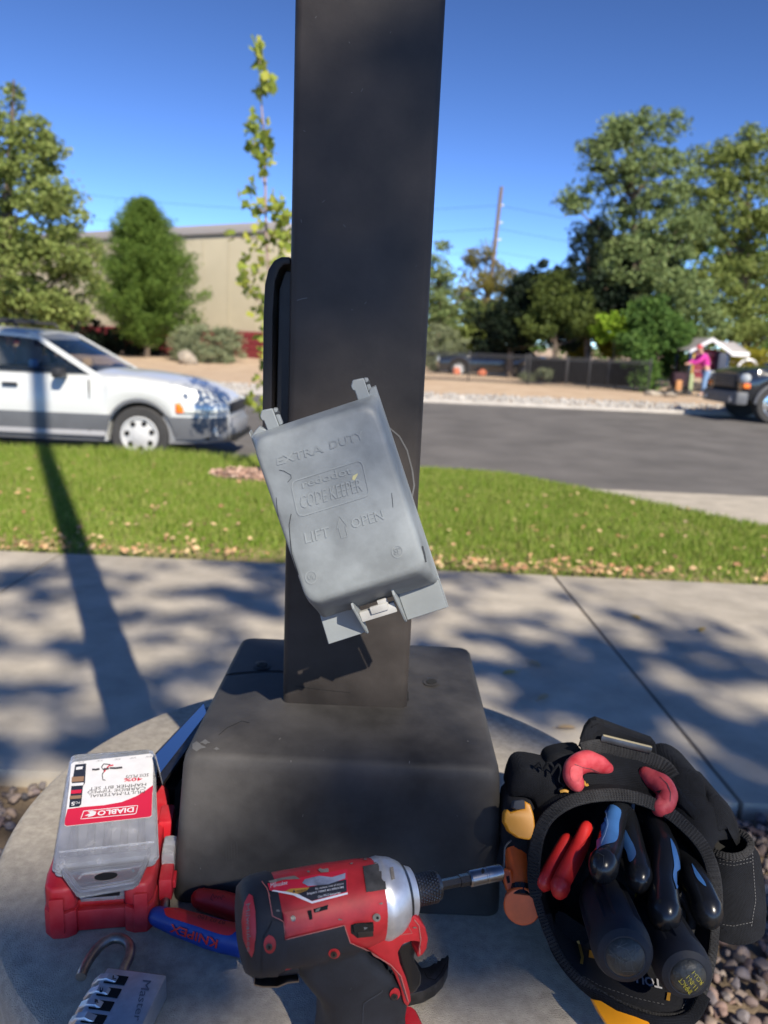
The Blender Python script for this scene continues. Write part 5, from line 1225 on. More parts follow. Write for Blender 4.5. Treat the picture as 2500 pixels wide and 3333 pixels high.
stroke('ink_scribble', zp(Z1, [(1520, 1190), (1505, 1178), (1500, 1205), (1490, 1185), (1478, 1180), (1476, 1200), (1462, 1175), (1455, 1195), (1440, 1168), (1428, 1195), (1442, 1205)]), 1.8, BBk, m_ink, hB, .0018, 5)
g = G(); jp = [K(1060, 3090), K(1180, 3085), K(1330, 3110), K(1372, 3165), K(1398, 3160), K(1412, 3148), K(1420, 3150), K(1424, 3140), K(1432, 3142), K(1436, 3132), K(1446, 3132), K(1456, 3120), K(1461, 3130), K(1458, 3160), K(1444, 3190), K(1418, 3218), K(1380, 3240), K(1330, 3252), K(1200, 3215), K(1060, 3160)]
g.prism([(p.x, p.y) for p in jp[::-1]], None, .0115, .0015, 2, .7515); JB = g.bvh(); jw = g.build('jaw', m_dsteel, pk_, 40)
stroke('jaw_line', zp(D2, [(1235, 735), (1250, 765), (1290, 775), (1320, 740), (1345, 690)]), 2., JB, m_hole, jw, .0004)

# --- bit set on top of the red case
cf0, cf1 = onz(132, 3052, PT), onz(512, 3022, PT)
CASEC = [(-.2612, .5596, .8169), (-.1818, .5852, .8130), (-.2381, .7595, .8119), (-.3175, .7338, .8156)]
ux = (cf1-cf0); Wc = ux.length; ux.normalize(); RM = frame((cf0.x, cf0.y, PT), ux, Vector((-ux.y, ux.x, 0)))
RM = frame((cf0.x, cf0.y, PT), ux, (-.13, 1, 0)); 
rcs = thing('red_bit_case', 'chunky red plastic bit case with a clear window, under the clear bit set', 'bit case', cf0+Vector((.05, .06, 0)))
Hc = .0475; Dp = .150
def sk_(x, y): return (x-.0*y, y)
g = G()
g.prism([(.030, .012), (.069, .012), (.069, .0), (.077, -.004), (.088, -.004), (.0935, .004), (.0945, .02), (.0945, Dp-.02), (.09, Dp), (.01, Dp), (.001, Dp-.02), (.001, .02), (.003, .004), (.011, -.004), (.022, -.004), (.030, .0)], RM, Hc*.52, .0022, 2); RG = G(); RG.add(g.V, g.F)
g.build('case_base', m_redc, rcs, 35)
g = G()
g.prism([(.030, .016), (.069, .016), (.069, .0), (.077, -.003), (.088, -.003), (.0925, .005), (.0935, .02), (.0935, Dp-.02), (.09, Dp), (.01, Dp), (.002, Dp-.02), (.002, .02), (.004, .005), (.011, -.003), (.022, -.003), (.030, .0)], RM, Hc*.47, .004, 3, Hc*.535); RG.add(g.V, g.F)
g.build('case_lid', m_redc, rcs, 35)
for x0 in (.0095, .0775):
    g = G(); g.prism([(x0, .006), (x0+.0115, .006), (x0+.0115, .040), (x0, .040)], RM @ Matrix(((1, 0, 0, 0), (0, 0, -1, 0), (0, 1, 0, 0), (0, 0, 0, 1))), .002, .001, 2, .0040); g.build('corner_rib', m_redc, rcs, 40)
g = G(); g.box((.0495, .0125, .034), (.037, .006, .020), .0012, RM); g.build('clear_window', m_clear, rcs, 35)
g = G(); g.box((.0495, .0105, .034), (.029, .004, .011), .0008, RM)
g.build('bit_strip', m_dsteel, rcs, 35)
g = G(); g.box((.0495, .006, .0110), (.040, .006, .020), .0015, RM); g.build('front_web', m_redc, rcs)
# side latch
g = G(); g.box((.1015, .050, .035), (.012, .028, .024), .003, RM); g.build('side_latch', m_clear, rcs, 35)
g = G(); g.box((.0945, .094, .030), (.014, .030, .042), .004, RM); g.build('side_grip', m_redc, rcs, 35)
g = G(); g.box((.1015, .026, .026), (.012, .024, .022), .003, RM); g.box((.1085, .026, .028), (.003, .014, .008), .001, RM); g.build('side_grip', m_redc, rcs, 35)
g = G(); g.lathe(RM @ Vector((.1015, .004, .012)), RM.to_3x3() @ Vector((0, 1, .35)), [(0, .0034), (.003, .0044), (.010, .0044), (.013, .0036), (.020, .0036)], 12); g.build('loose_socket', m_steel, rcs, 30)

dBL, dBR, dTR, dTL = [Vector(q) for q in CASEC]
dX = ((dBR-dBL)+(dTR-dTL)).normalized(); dY = ((dTL-dBL)+(dTR-dBR)).normalized(); cD = (dBL+dBR+dTR+dTL)/4
TM = frame(cD, dX, dY); hw = (dBR-dBL).length/2; hl = ((dTL-dBL).length+(dTR-dBR).length)/4
bs = thing('bit_set', 'clear plastic hammer bit set with a red and white label, leaning on the red case', 'bit set', cD)
g = G(); rg = []
for z_, e in ((-.0150, .0025), (-.0135, .0008), (-.0085, 0), (-.008, -.0012), (-.0065, -.0012), (-.006, 0), (-.0015, .0006), (0, .003)):
    rg.append([TM @ Vector((x, y, z_)) for x, y in rrect(0, 0, hw-e, hl-e, .006, 4)])
g.loft(rg, True, True); TG = g; TB = g.bvh(); shl = g.build('case_shell', m_clear, bs, 40)
g = G(); g.prism([(x, y) for x, y in rrect(0, 0, hw-.003, hl-.003, .005, 3)], TM, .0015, 0, 1, -.0138); g.build('inner_tray', mat('tray_grey', (.40, .41, .47), .6), bs)
for k in range(5):
    x = -hw+.014+k*(2*hw-.028)/4; g = G(); p0 = TM @ Vector((x, -hl+.014, -.0075)); p1 = TM @ Vector((x, hl-.02, -.0075))
    g.tube([p0, p0.lerp(p1, .3), p1], [.0052-.0004*k, .0030, .0030], 10); g.build('drill_bit', mat('drill_grey', (.26, .26, .30), .5, .3), bs)
# hanging tab
tp = [(194, 2812), (203, 2848), (248, 2909), (262, 2917), (434, 2887), (453, 2872), (486, 2800)]
P2 = [onplane(px, py, TM, -.006) for px, py in tp]; mxy = -hl+.012
poly = [(-hw+.010, mxy)]+[(p.x, p.y) for p in P2]+[(hw-.006, mxy)]
g = G(); g.prism(poly, TM, .0030, .0010, 2, -.0085); TAB = g.bvh(); g.build('hang_tab', m_tabc, bs, 35)
cc = onplane(345, 2852, TM, -.005)
g = G(); g.prism([(cc.x+.009*math.cos(t), cc.y+.0045*math.sin(t)) for t in np.linspace(0, 6.28, 18, endpoint=False)], TM, .0006, 0, 1, -.0053); g.build('hang_hole', m_hole, bs)
g = G(); g.tube([TM @ Vector((cc.x+dx, cc.y+dy, -.0050)) for dx, dy in ((-.021, .001), (-.019, .006), (-.008, .007), (.008, .007), (.020, .0065), (.022, .002))], .0008, 6); g.build('molded_rib', m_clear, bs)
g = G()
for e in (.004, .0075): g.tube([TM @ Vector((p[0]*(1-e*6)+.0, p[1]+e if i_ not in (0, len(poly)-1) else p[1], -.0050)) for i_, p in enumerate(poly)], .0009, 6)
g.build('molded_rib', m_clear, bs)
g = G(); g.tube([TM @ Vector((-hw+.003, mxy+.003, .0004)), TM @ Vector((hw-.003, mxy+.003, .0004))], .0009, 6); g.build('molded_rib', m_clear, bs)
# label
lab = [(482, 285), (500, 272), (1010, 216), (1030, 222), (1033, 260), (1028, 560), (1024, 635), (1010, 645), (450, 707), (435, 698), (440, 660), (470, 420)]
patch('label', zp(Z1, lab), TB, m_labw, bs, .0004, 12, .0)
patch('label_red_area', zp(Z1, [(456, 592), (560, 578), (700, 566), (820, 545), (920, 505), (985, 465), (1030, 430), (1026, 560), (1023, 634), (1010, 644), (450, 706), (436, 697), (440, 655)]), TB, m_labr, bs, .0007, 12)
patch('photo_strip', zp(Z1, [(508, 292), (582, 285), (574, 415), (560, 440), (548, 560), (535, 575), (466, 582), (478, 470), (488, 400)]), TB, m_labk, bs, .0008, 12)
for (x0, y0, x1, y1, mm) in ((485, 372, 568, 412, mat('strip_brown', (.25, .15, .09), .6)), (480, 415, 566, 440, m_labw), (480, 462, 552, 492, m_labr), (472, 500, 550, 528, mat('strip_brown', (.3, .2, .1), .6)), (515, 305, 560, 330, m_labw)):
    patch('strip_picture', zp(Z1, [(x0, y0+6), (x1, y0), (x1-4, y1-6), (x0-3, y1)]), TB, mm, bs, .0011, 10)
text('5', zp(Z1, [(508, 545), (482, 548), (479, 572), (505, 570)]), TB, m_labw, bs, .0012, bold=.02)
text('PC', zp(Z1, [(540, 543), (512, 546), (510, 560), (538, 557)]), TB, m_labw, bs, .0012)
text('DIABLO', zp(Z1, [(905, 580), (660, 606), (655, 641), (902, 614)]), TB, m_labw, bs, .0011, bold=.03)
stroke('logo_frame', zp(Z1, [(565, 608), (930, 570), (918, 622), (905, 628), (545, 662)]), 2.4, TB, m_labw, bs, .0011, 10, True)
patch('logo_devil', zp(Z1, [(650, 612), (625, 606), (590, 612), (610, 622), (570, 640), (600, 640), (590, 650), (630, 640), (645, 630)]), TB, m_labw, bs, .0011, 8)
m_prt = mat('print_dark', (.05, .045, .05), .6)
for s_, a, b_, h_ in (('MULTI-MATERIAL', (978, 466), (600, 496), 20), ('CARBIDE TIPPED', (985, 441), (592, 470), 20), ('HAMMER BIT SET', (988, 416), (606, 446), 20), ('SDS PLUS', (1005, 352), (850, 366), 20)):
    text(s_, zp(Z1, [a, b_, (b_[0]-3, b_[1]+h_), (a[0]-3, a[1]+h_)]), TB, m_prt, bs, .0009)
text('40%', zp(Z1, [(962, 378), (838, 385), (834, 408), (958, 402)]), TB, m_labr, bs, .0009, bold=.02)
for i, (x, y) in enumerate(((528, 272), (655, 262), (775, 252), (880, 243), (985, 235))):
    text('3/16"', zp(Z1, [(x+38, y-2), (x-2, y+2), (x-3, y+11), (x+37, y+7)]), TB, m_prt, bs, .0009)
stroke('torn_mark', zp(Z1, [(745, 292), (700, 288), (685, 310), (705, 335), (690, 360), (694, 395), (712, 398)]), 3, TB, m_prt, bs, .0009, 5)
stroke('torn_mark', zp(Z1, [(765, 296), (735, 300), (715, 325), (700, 345)]), 4, TB, m_labr, bs, .0009, 5)
for (x0, x1, y) in ((825, 740, 312), (735, 700, 318), (672, 622, 322)): stroke('torn_mark', zp(Z1, [(x0, y), ((x0+x1)/2, y+5), (x1, y+4)]), 6, TB, m_prt, bs, .0010, 4)
stroke('torn_mark', zp(Z1, [(1030, 250), (1042, 300), (1036, 340), (1048, 380)]), 6, TB, m_labw, bs, .0006, 4)

# --- glossy tablet and open case leaning on the left of the base cover
tb = thing('tablet', 'slim tablet reflecting blue sky, leaning between the bit set and the base cover', 'tablet', (-.25, .74, PT))
a0, a1 = onz(505, 2452, .828), onz(662, 2288, .828); b0_, b1_ = onz(530, 2548, .827), onz(676, 2340, .827)
nn = (a1-a0).cross(b0_-a0).normalized(); 
if nn.z < 0: nn = -nn
def slab(A0, A1, B1, B0, th, nm, mt):
    g = G(); top = [A0, A1, B1, B0]; g.loft([[p-nn*th for p in top], [p for p in top]], True, True); return g
g = slab(a0, a1, b1_, b0_, .004, '', 0); g.build('tablet_body', m_dsteel, tb, 30)
m_scrn = mat('screen_glass', (.80, .86, .92), .10, 1)
q = [a0.lerp(b0_, .08), a1.lerp(b1_, .08), b1_.lerp(a1, .30), b0_.lerp(a0, .30)]
g = G(); g.loft([[p+nn*.0002 for p in q], [p+nn*.0009 for p in q]], True, True); g.build('screen', m_scrn, tb, 30)
tc_ = thing('clamshell_case', 'dark hinged case standing behind the tablet, against the base cover', 'case', (-.22, .72, PT))
c0_, c1_ = at(535, 2560, .715), at(676, 2350, .88)
g = G(); lo = Vector((0, 0, 1)); 
q = [c0_, c1_, Vector((c1_.x-.004, c1_.y, PT+.001)), Vector((c0_.x-.004, c0_.y, PT+.001))]; sd_ = Vector((.012, -.002, 0))
g.loft([[p for p in q], [p+sd_ for p in q]], True, True); g.build('case_shell', m_blackg, tc_, 30)
g = G(); q = [a0+Vector((.002, 0, -.005)), a1+Vector((.002, 0, -.005)), Vector((a1.x-.002, a1.y, PT+.001)), Vector((a0.x-.002, a0.y, PT+.001))]
g.loft([q, [p+Vector((.010, -.002, 0)) for p in q]], True, True); g.build('stand_leg', m_blackg, tc_, 30)

# --- combination padlock
t0, t1 = onz(350, 3148, .766), onz(548, 3163, .766); t2 = onz(286, 3333, .766)
lx = (t1-t0).normalized(); LM = frame((t0.x, t0.y, PT+.0005), lx, Vector((-lx.y, lx.x, 0)))
lk = thing('padlock', 'open brushed metal combination padlock with four letter dials', 'padlock', t0+Vector((.025, -.03, -.021)))
sl = (LM.inverted() @ t2); shx = sl.x/sl.y     # slight shear of the body read as rotation
ang = math.atan2(-sl.x, -sl.y) if 0 else 0
LM = LM @ Matrix.Rotation(math.atan2(sl.x, -sl.y)*-.55, 4, 'Z')
LW, LH = (t1-t0).length, .068
g = G(); g.prism([(0, 0), (0, -LH), (LW, -LH), (LW, 0)], LM, .0205, .0016, 2); LG = G(); LG.add(g.V, g.F); LB = g.bvh(); g.build('lock_body', m_alu, lk, 30)
g = G(); g.prism([(.002, .0), (LW-.004, 0), (LW-.004, .0012), (.002, .0012)], LM, .017, .0004, 1, .001); g.build('top_gasket', m_black, lk, 30)
for k in range(4):
    y = -.0105-.0118*k
    g = G(); g.box((.0120, y, .0205), (.0165, .0080, .0012), .0002, LM); g.build('dial_slot', m_hole, lk)
    g = G(); cen = LM @ Vector((.0055, y-.0031, .0100)); axx = LM.to_3x3() @ Vector((0, 1, 0)); n_ = 12
    rings = []
    a = LM.to_3x3() @ Vector((1, 0, 0)); b_ = LM.to_3x3() @ Vector((0, 0, 1))
    for t, rr_ in ((0, .0125), (.0006, .0136), (.0056, .0136), (.0062, .0125)):
        rings.append([cen+axx*t+(a*math.cos(2*math.pi*(i+.5*j+k*.3)/n_)+b_*math.sin(2*math.pi*(i+.5*j+k*.3)/n_))*(rr_-(.0006 if j else 0)) for i in range(n_) for j in (0, 1)])
    g.loft(rings, True, True); DB = g.bvh(); dl = g.build('dial', m_alu, lk, 20)
    for s_, (cx, cy) in {0: (('L', (768, 1728)),), 1: (('Y', (742, 1800)), ('U', (682, 1810))), 2: (('S', (708, 1873)), ('T', (768, 1888)), ('R', (650, 1888))), 3: (('L', (674, 1947)), ('N', (737, 1965)), ('T', (622, 1958)))}[k]:
        text(s_, zp(Z1, [(cx-11, cy+12), (cx+13, cy+14), (cx+15, cy-10), (cx-9, cy-12)]), DB, m_labk, dl, .0010, bold=.05)
text('Master', zp(Z1, [(965, 1742), (900, 2015), (948, 2022), (1022, 1748)]), LB, m_dust if 0 else mat('engraving', (.25, .26, .28), .5, .6), lk, .0003)
sp_ = [Z1(545, 1722), Z1(575, 1650), Z1(625, 1570), Z1(690, 1500), Z1(765, 1462), Z1(835, 1470), Z1(878, 1520), Z1(872, 1590), Z1(838, 1665), Z1(826, 1700)]
g = G(); pts = [onz(p[0], p[1], .7555) for p in sp_]; g.tube(smooth_path(pts, 4), .0041, 14); g.build('shackle', mat('worn_steel', (.42, .37, .31), .35, .9, var=.35, vscale=70, rvar=.12), lk, 50)
# ================================================================ TOOL POUCH
bagc = Vector((.215, .56, PT))
bg_ = thing('tool_pouch', 'black nylon tool pouch full of hand tools, on the right of the footing', 'tool pouch', bagc)
def cl(p, m_=.0025):
    p = Vector(p); r_ = math.hypot(p.x-PC[0], p.y-PC[1])
    if p.z < PT+m_ and r_ < .36: p.z = PT+m_
    return p
def z3(x, y, Y): return cl(at(*Z3(x, y), Y))
mouth = [((330, 1010), .548), ((330, 870), .556), ((358, 720), .566), ((425, 610), .575), ((560, 530), .584), ((740, 500), .590), ((900, 515), .590), ((1060, 580), .585), ((1200, 690), .575), ((1300, 810), .565), ((1350, 950), .552), ((1365, 1110), .538), ((1355, 1300), .520), ((1335, 1450), .507), ((1290, 1610), .495), ((1215, 1740), .486), ((1050, 1770), .483), ((830, 1700), .488), ((650, 1600), .497), ((510, 1470), .510), ((420, 1310), .524), ((365, 1160), .537)]
M0 = smooth_loop([z3(x, y, Y) for (x, y), Y in mouth], 4)
cen = sum(M0, Vector())/len(M0)
def ringk(s, off, zs=1., fl=.0):
    out = []
    for p in M0:
        q = cen+(p-cen)*s; q = q+Vector(off); q.z = cen.z+off[2]+(p.z-cen.z)*s*zs; out.append(cl(q, .003+fl))
    return out
g = G(); g.loft([ringk(1.0, (0, 0, 0)), ringk(1.045, (.002, .012, -.003)), ringk(1.06, (.004, .04, -.010)), ringk(1.0, (.008, .08, -.022)), ringk(.82, (.010, .115, -.032)), ringk(.5, (.012, .13, -.040))], False, True)
OB = g.bvh(); g.build('pouch_shell', m_fab, bg_, 60)
g = G(); g.loft([ringk(.995, (0, .0005, 0), fl=.001), ringk(.955, (.001, .010, -.001), fl=.002), ringk(.93, (.003, .035, -.006), fl=.003), ringk(.86, (.006, .075, -.016), fl=.003), ringk(.6, (.009, .10, -.024), fl=.003)], False, True)
LG_ = G(); LG_.add(g.V, g.F); IB = g.bvh(); g.build('pouch_lining', mat('lining', (.007, .008, .012), .9, var=.3, vscale=30, bump=.6, bscale=500, dist=.0008), bg_, 60)
# webbing binding round the mouth: flat strap with ribs
def strap(pts, wdt, th, mt, parent, name, closed=False, toward=None, rib=True, k=1, par_n=None):
    P = [Vector(p) for p in pts]; n = len(P); rings = []
    for i in range(n):
        T = (P[(i+1) % n if closed else min(i+1, n-1)]-P[(i-1) % n if closed else max(i-1, 0)]).normalized()
        N_ = (toward(P[i]) if toward else (CAMP-P[i])).normalized(); N_ = (N_-T*N_.dot(T)).normalized(); S = T.cross(N_)
        w_ = wdt[i] if hasattr(wdt, '__len__') else wdt
        h_ = th*(1.0 if (not rib or i % 2) else .55)
        rings.append([P[i]+S*w_*a_+N_*h_*b_ for a_, b_ in ((-.5, -.5), (-.5, .2), (-.38, .5), (0, .62), (.38, .5), (.5, .2), (.5, -.5))])
    g = G()
    if closed: rings.append(rings[0])
    g.loft(rings, not closed, not closed); return g.build(name, mt, parent, 20)
def densify(P, step, closed=False):
    out = []; n = len(P)
    for i in range(n if closed else n-1):
        a, b = P[i], P[(i+1) % n]; k = max(1, int((b-a).length/step))
        for j in range(k): out.append(a.lerp(b, j/k))
    if not closed: out.append(P[-1])
    if closed and len(out) % 2: out.pop()
    return out
Mr = densify(M0, .0011, True)
def wcl(p): return p
strap(Mr, [.0075 if 0 else (.0105 if p.z > .82 else .0068) for p in Mr], .0032, m_web, bg_, 'mouth_binding', True, lambda p: (CAMP-p).normalized()*1.0+(p-cen).normalized()*.35)
# stitching along the binding and outer face
def dashes(pts, bv, name, w_=1.6, L_=9, gap=6, off=.0009, parent=None):
    P = densify([Vector((x, y, 0)) for x, y in pts], 1.5); g = G(); acc = 0; i = 0; step = 1.5; on = int(L_/step); of = int(gap/step)
    while i+on < len(P):
        V2, F = stroke_poly([p.to_2d() for p in P[i:i+on+1]], w_); V, F = drape(V2, F, bv, off)
        if F: g.add(V, F)
        i += on+of
    if g.V: g.build(name, m_stitch, parent or bg_, 0)
dashes(zp(Z3, [(385, 1170), (425, 1330), (500, 1480), (620, 1620), (760, 1720)]), OB, 'stitching')
# inside front pocket panel with print
pn = [(470, 1160), (600, 1240), (760, 1330), (980, 1420), (1200, 1470), (1300, 1400), (1310, 1520), (1250, 1660), (1180, 1700), (1050, 1690), (820, 1610), (640, 1510), (520, 1390), (450, 1260)]
def zpanel(x, y, t=0): return z3(x, y, .56-.000052*(y-1000)*1.0-t)
g = G(); c_ = zpanel(900, 1480, -.0); 
rg0 = smooth_loop([zpanel(x, y) for x, y in pn], 3); cp = sum(rg0, Vector())/len(rg0)
g.loft([rg0, [cp+(p-cp)*.9+Vector((0, 0, -.002)) for p in rg0], [cp+(p-cp)*.4+Vector((0, .002, -.004)) for p in rg0]], False, True)
LG_.add(g.V, g.F); FB = LG_.bvh(); g.build('front_pocket', m_fab, bg_, 60)
for pts in ([(568, 1330), (583, 1326), (608, 1430), (603, 1472), (585, 1466), (592, 1432)], [(1088, 1632), (1108, 1634), (1100, 1680), (1080, 1676)]):
    patch('gold_stripe', zp(Z3, pts), FB, m_gold, bg_, .0012, 6)
text('I', zp(Z3, [(680, 1398), (640, 1390), (636, 1432), (676, 1440)]), FB, m_gold, bg_, .0012, bold=.02)
text('H', zp(Z3, [(722, 1418), (690, 1408), (686, 1450), (718, 1460)]), FB, m_gold, bg_, .0012, bold=.02)
text('TOU', zp(Z3, [(1052, 1560), (905, 1528), (908, 1580), (1058, 1615)]), FB, m_white, bg_, .0014, bold=.03)
dashes(zp(Z3, [(560, 1510), (700, 1590), (900, 1660), (1080, 1700)]), FB, 'stitching')
dashes(zp(Z3, [(1195, 1690), (1170, 1720), (1280, 1520), (1300, 1400)]), FB, 'stitching')
# outer lower lip in front of the mouth + yellow clip
lip = [z3(x, y, Y) for (x, y), Y in [((400, 1180), .535), ((450, 1370), .520), ((560, 1530), .505), ((700, 1650), .492), ((860, 1740), .482), ((1060, 1800), .476), ((1220, 1770), .480), ((1300, 1640), .490)]]
strap(densify(smooth_path(lip, 5), .0018), .0085, .0030, m_fab, bg_, 'lower_lip', False, None, False)
g = G(); pl = [z3(655, 1672, .488), z3(700, 1680, .488), z3(790, 1735, .484), z3(960, 1790, .480), z3(1010, 1850, .470), z3(760, 1850, .470), z3(690, 1740, .480)]
pl = [p+Vector((0, -.003, .004)) for p in pl]; d_ = Vector((0, .006, -.005)); g.loft([[p+d_ for p in pl], pl], True, True); g.build('yellow_clip', m_yel, bg_, 30)
# back panel standing behind the mouth, belt tunnel on its top
bk = [((560, 520), .600), ((640, 330), .622), ((700, 250), .630), ((860, 265), .634), ((1000, 310), .634), ((1110, 370), .630), ((1180, 500), .615), ((1240, 640), .602), ((1060, 590), .596), ((900, 525), .598), ((740, 508), .600)]
g = G(); q = [z3(x, y, Y) for (x, y), Y in bk]; g.loft([q, [p+Vector((.002, .016, -.004)) for p in q]], True, True); g.build('back_panel', m_fab, bg_, 30)
st1 = [z3(600, 245, .622), z3(700, 225, .632), z3(830, 250, .634), z3(960, 285, .634), z3(1070, 335, .630), z3(1120, 400, .622)]
strap(densify(smooth_path(st1, 5), .0012), .012, .0035, m_web, bg_, 'top_binding')
tun = [z3(655, 110, .640), z3(690, 95, .642), z3(880, 165, .644), z3(1020, 215, .644), z3(1040, 330, .640), z3(960, 290, .640), z3(760, 235, .640), z3(600, 225, .638), z3(625, 150, .640)]
g = G(); g.loft([[p+Vector((.006, .030, -.008)) for p in tun], [p+Vector((.001, .004, 0)) for p in tun], [sum(tun, Vector())/9+(p-sum(tun, Vector())/9)*.96 for p in tun]], True, True); g.build('belt_tunnel', m_fab, bg_, 30)
bw0, bw1 = z3(708, 178, .634), z3(995, 248, .634)
g = G(); dd = (bw1-bw0).normalized(); FM = frame((bw0+bw1)/2, dd, (0, .2, 1)); L_ = (bw1-bw0).length
g.box((0, 0, 0), (L_, .006, .003), .0008, FM); g.build('buckle_bar', m_dsteel, bg_)
g = G(); g.box((0, .0032, .0008), (L_*.96, .0012, .003), .0003, FM); g.build('buckle_edge', mat('tan_thread', (.30, .26, .16), .8), bg_)
strap(densify([z3(610, 235, .632), z3(640, 150, .640), z3(668, 108, .643), z3(720, 112, .645)], .003), .010, .003, m_fab, bg_, 'tunnel_edge', False, None, False)
# left side pocket fabrics
def blob(pts, dY, nm, mt=None, sc=.82):
    q = smooth_loop([z3(x, y, Y) for (x, y), Y in pts], 3); c_ = sum(q, Vector())/len(q); out = (CAMP-c_).normalized()
    g = G(); g.loft([[cl(p+Vector((0, dY, -.004))) for p in q], q, [c_+(p-c_)*sc+out*.005 for p in q], [c_+(p-c_)*.45+out*.0075 for p in q]], True, True); return g.build(nm, mt or m_fab, bg_, 60)
blob([((185, 480), .615), ((215, 370), .618), ((270, 330), .620), ((400, 350), .620), ((500, 380), .615), ((520, 480), .605), ((410, 560), .598), ((360, 600), .598), ((330, 540), .602), ((270, 515), .606), ((200, 515), .612)], .03, 'side_pocket')
blob([((395, 300), .635), ((430, 265), .636), ((520, 245), .638), ((600, 250), .636), ((610, 330), .628), ((520, 400), .622), ((400, 360), .630)], .02, 'side_flap')
blob([((150, 760), .605), ((170, 540), .612), ((250, 520), .606), ((330, 560), .602), ((340, 800), .585), ((300, 860), .580), ((200, 860), .585)], .03, 'side_pocket', mat('lining', (.01, .01, .01), .9))
blob([((150, 900), .590), ((190, 780), .595), ((320, 800), .585), ((325, 1050), .560), ((250, 1090), .562), ((150, 1000), .580)], .03, 'side_pocket', mat('lining', (.01, .01, .01), .9))
# right side: folded fabrics and a holster tube
blob([((1110, 370), .635), ((1190, 345), .636), ((1290, 410), .632), ((1310, 490), .628), ((1400, 520), .625), ((1460, 620), .620), ((1500, 740), .612), ((1380, 760), .600), ((1340, 820), .590), ((1290, 790), .590), ((1200, 670), .598), ((1130, 560), .605)], .05, 'side_flap')
blob([((1130, 440), .612), ((1200, 520), .608), ((1270, 600), .604), ((1250, 660), .600), ((1180, 600), .602), ((1125, 540), .606)], .01, 'fabric_fold', None, .7)
hb0, hb1 = z3(1440, 770, .600), z3(1478, 1270, .565)
g = G(); HM = [(1440, 775, .600, .034), (1462, 850, .596, .044), (1475, 1000, .588, .048), (1483, 1150, .578, .049), (1482, 1262, .570, .046)]
rings = []
for (x, y, Y, w_) in HM:
    c_ = at(*Z3(x, y), Y); rings.append([c_+rt*(w_/2*.98*math.cos(t)*.98)+Vector((0, .018*math.sin(t), .004*math.cos(t))) for t in np.linspace(0, 2*math.pi, 20, endpoint=False)])
g.loft(rings, False, True); HB = g.bvh()
inn = [[sum(r_, Vector())/20+(p-sum(r_, Vector())/20)*.9 for p in r_] for r_ in rings[:3]]
g.loft([rings[0], inn[0]], False, False); g.build('holster', m_fab, bg_, 50)
g = G(); g.loft(inn, False, True); g.build('holster_lining', m_hole, bg_, 50)
strap(densify(rings[0]+[rings[0][0]], .0012), .006, .002, m_web, bg_, 'holster_rim')
for yy in (870, 890, 1235): dashes(zp(Z3, [(1385, yy), (1460, yy+12), (1560, yy-10)]), HB, 'stitching', 1.4, 7, 5)
for pts in ([(1560, 720), (1570, 900), (1585, 1100), (1560, 1260)],):
    dashes(zp(Z3, pts), HB, 'stitching', 1.4, 7, 5)
blob([((1310, 500), .622), ((1400, 520), .622), ((1470, 620), .618), ((1505, 760), .606), ((1480, 790), .602), ((1430, 700), .606), ((1360, 720), .604), ((1320, 640), .612)], .03, 'holster_strap')
# dangling threads, tie cord
g = G()
cw = smooth_path([z3(x, y, Y) for (x, y), Y in [((335, 345), .612), ((365, 320), .610), ((380, 360), .608), ((410, 315), .606), ((440, 350), .605), ((425, 385), .604), ((465, 330), .604), ((480, 370), .602), ((470, 420), .600), ((500, 450), .598), ((468, 480), .597), ((510, 485), .596)]], 5)
g.tube(cw, .0012, 6); g.build('tie_cord', m_fab, bg_, 60)
g = G(); g.tube(smooth_path([z3(480, 483, .594), z3(500, 478, .593), z3(522, 482, .593)], 4), .0014, 6); g.tube(smooth_path([z3(612, 425, .598), z3(622, 445, .598), z3(638, 442, .598)], 4), .0012, 6); g.build('yellow_thread', m_gold, bg_, 60)
g = G(); g.tube(smooth_path([z3(200, 760, .585), z3(165, 800, .58), z3(160, 880, .572), z3(155, 925, .565)], 4), .0008, 6); g.build('loose_thread', m_stitch, bg_, 60)
g = G(); g.tube(smooth_path([z3(1150, 1060, .548), z3(1190, 1110, .545), z3(1225, 1200, .540), z3(1215, 1300, .535)], 5), .0035, 10); g.tube(smooth_path([z3(1150, 1150, .545), z3(1165, 1180, .543), z3(1155, 1205, .541)], 4), .004, 8); g.build('braided_cord', m_web, bg_, 60)
g = G(); g.tube(smooth_path([z3(1390, 1255, .525), z3(1415, 1262, .524), z3(1428, 1290, .523)], 3), .0006, 5); g.build('loose_thread', m_fab, bg_, 60)
bg_['label'] = 'black nylon tool pouch full of hand tools, on the right of the footing'

# ================================================================ TOOLS IN THE POUCH
def handle(pts, rads, mt, name, parent, sq=.85, n=18, k=5):
    P = smooth_path([at(*Z3(x, y), Y) for x, y, Y in pts], k); g = G()
    g.tube(P, smooth_vals(rads, k), n, sq, round_end=True); return g, g.build(name, mt, parent, 60)
def tool(name, label, cat, pt, group=None): return thing(name, label, cat, at(*Z3(pt[0], pt[1]), pt[2]), 0, group)
GP = 'pliers in the pouch'
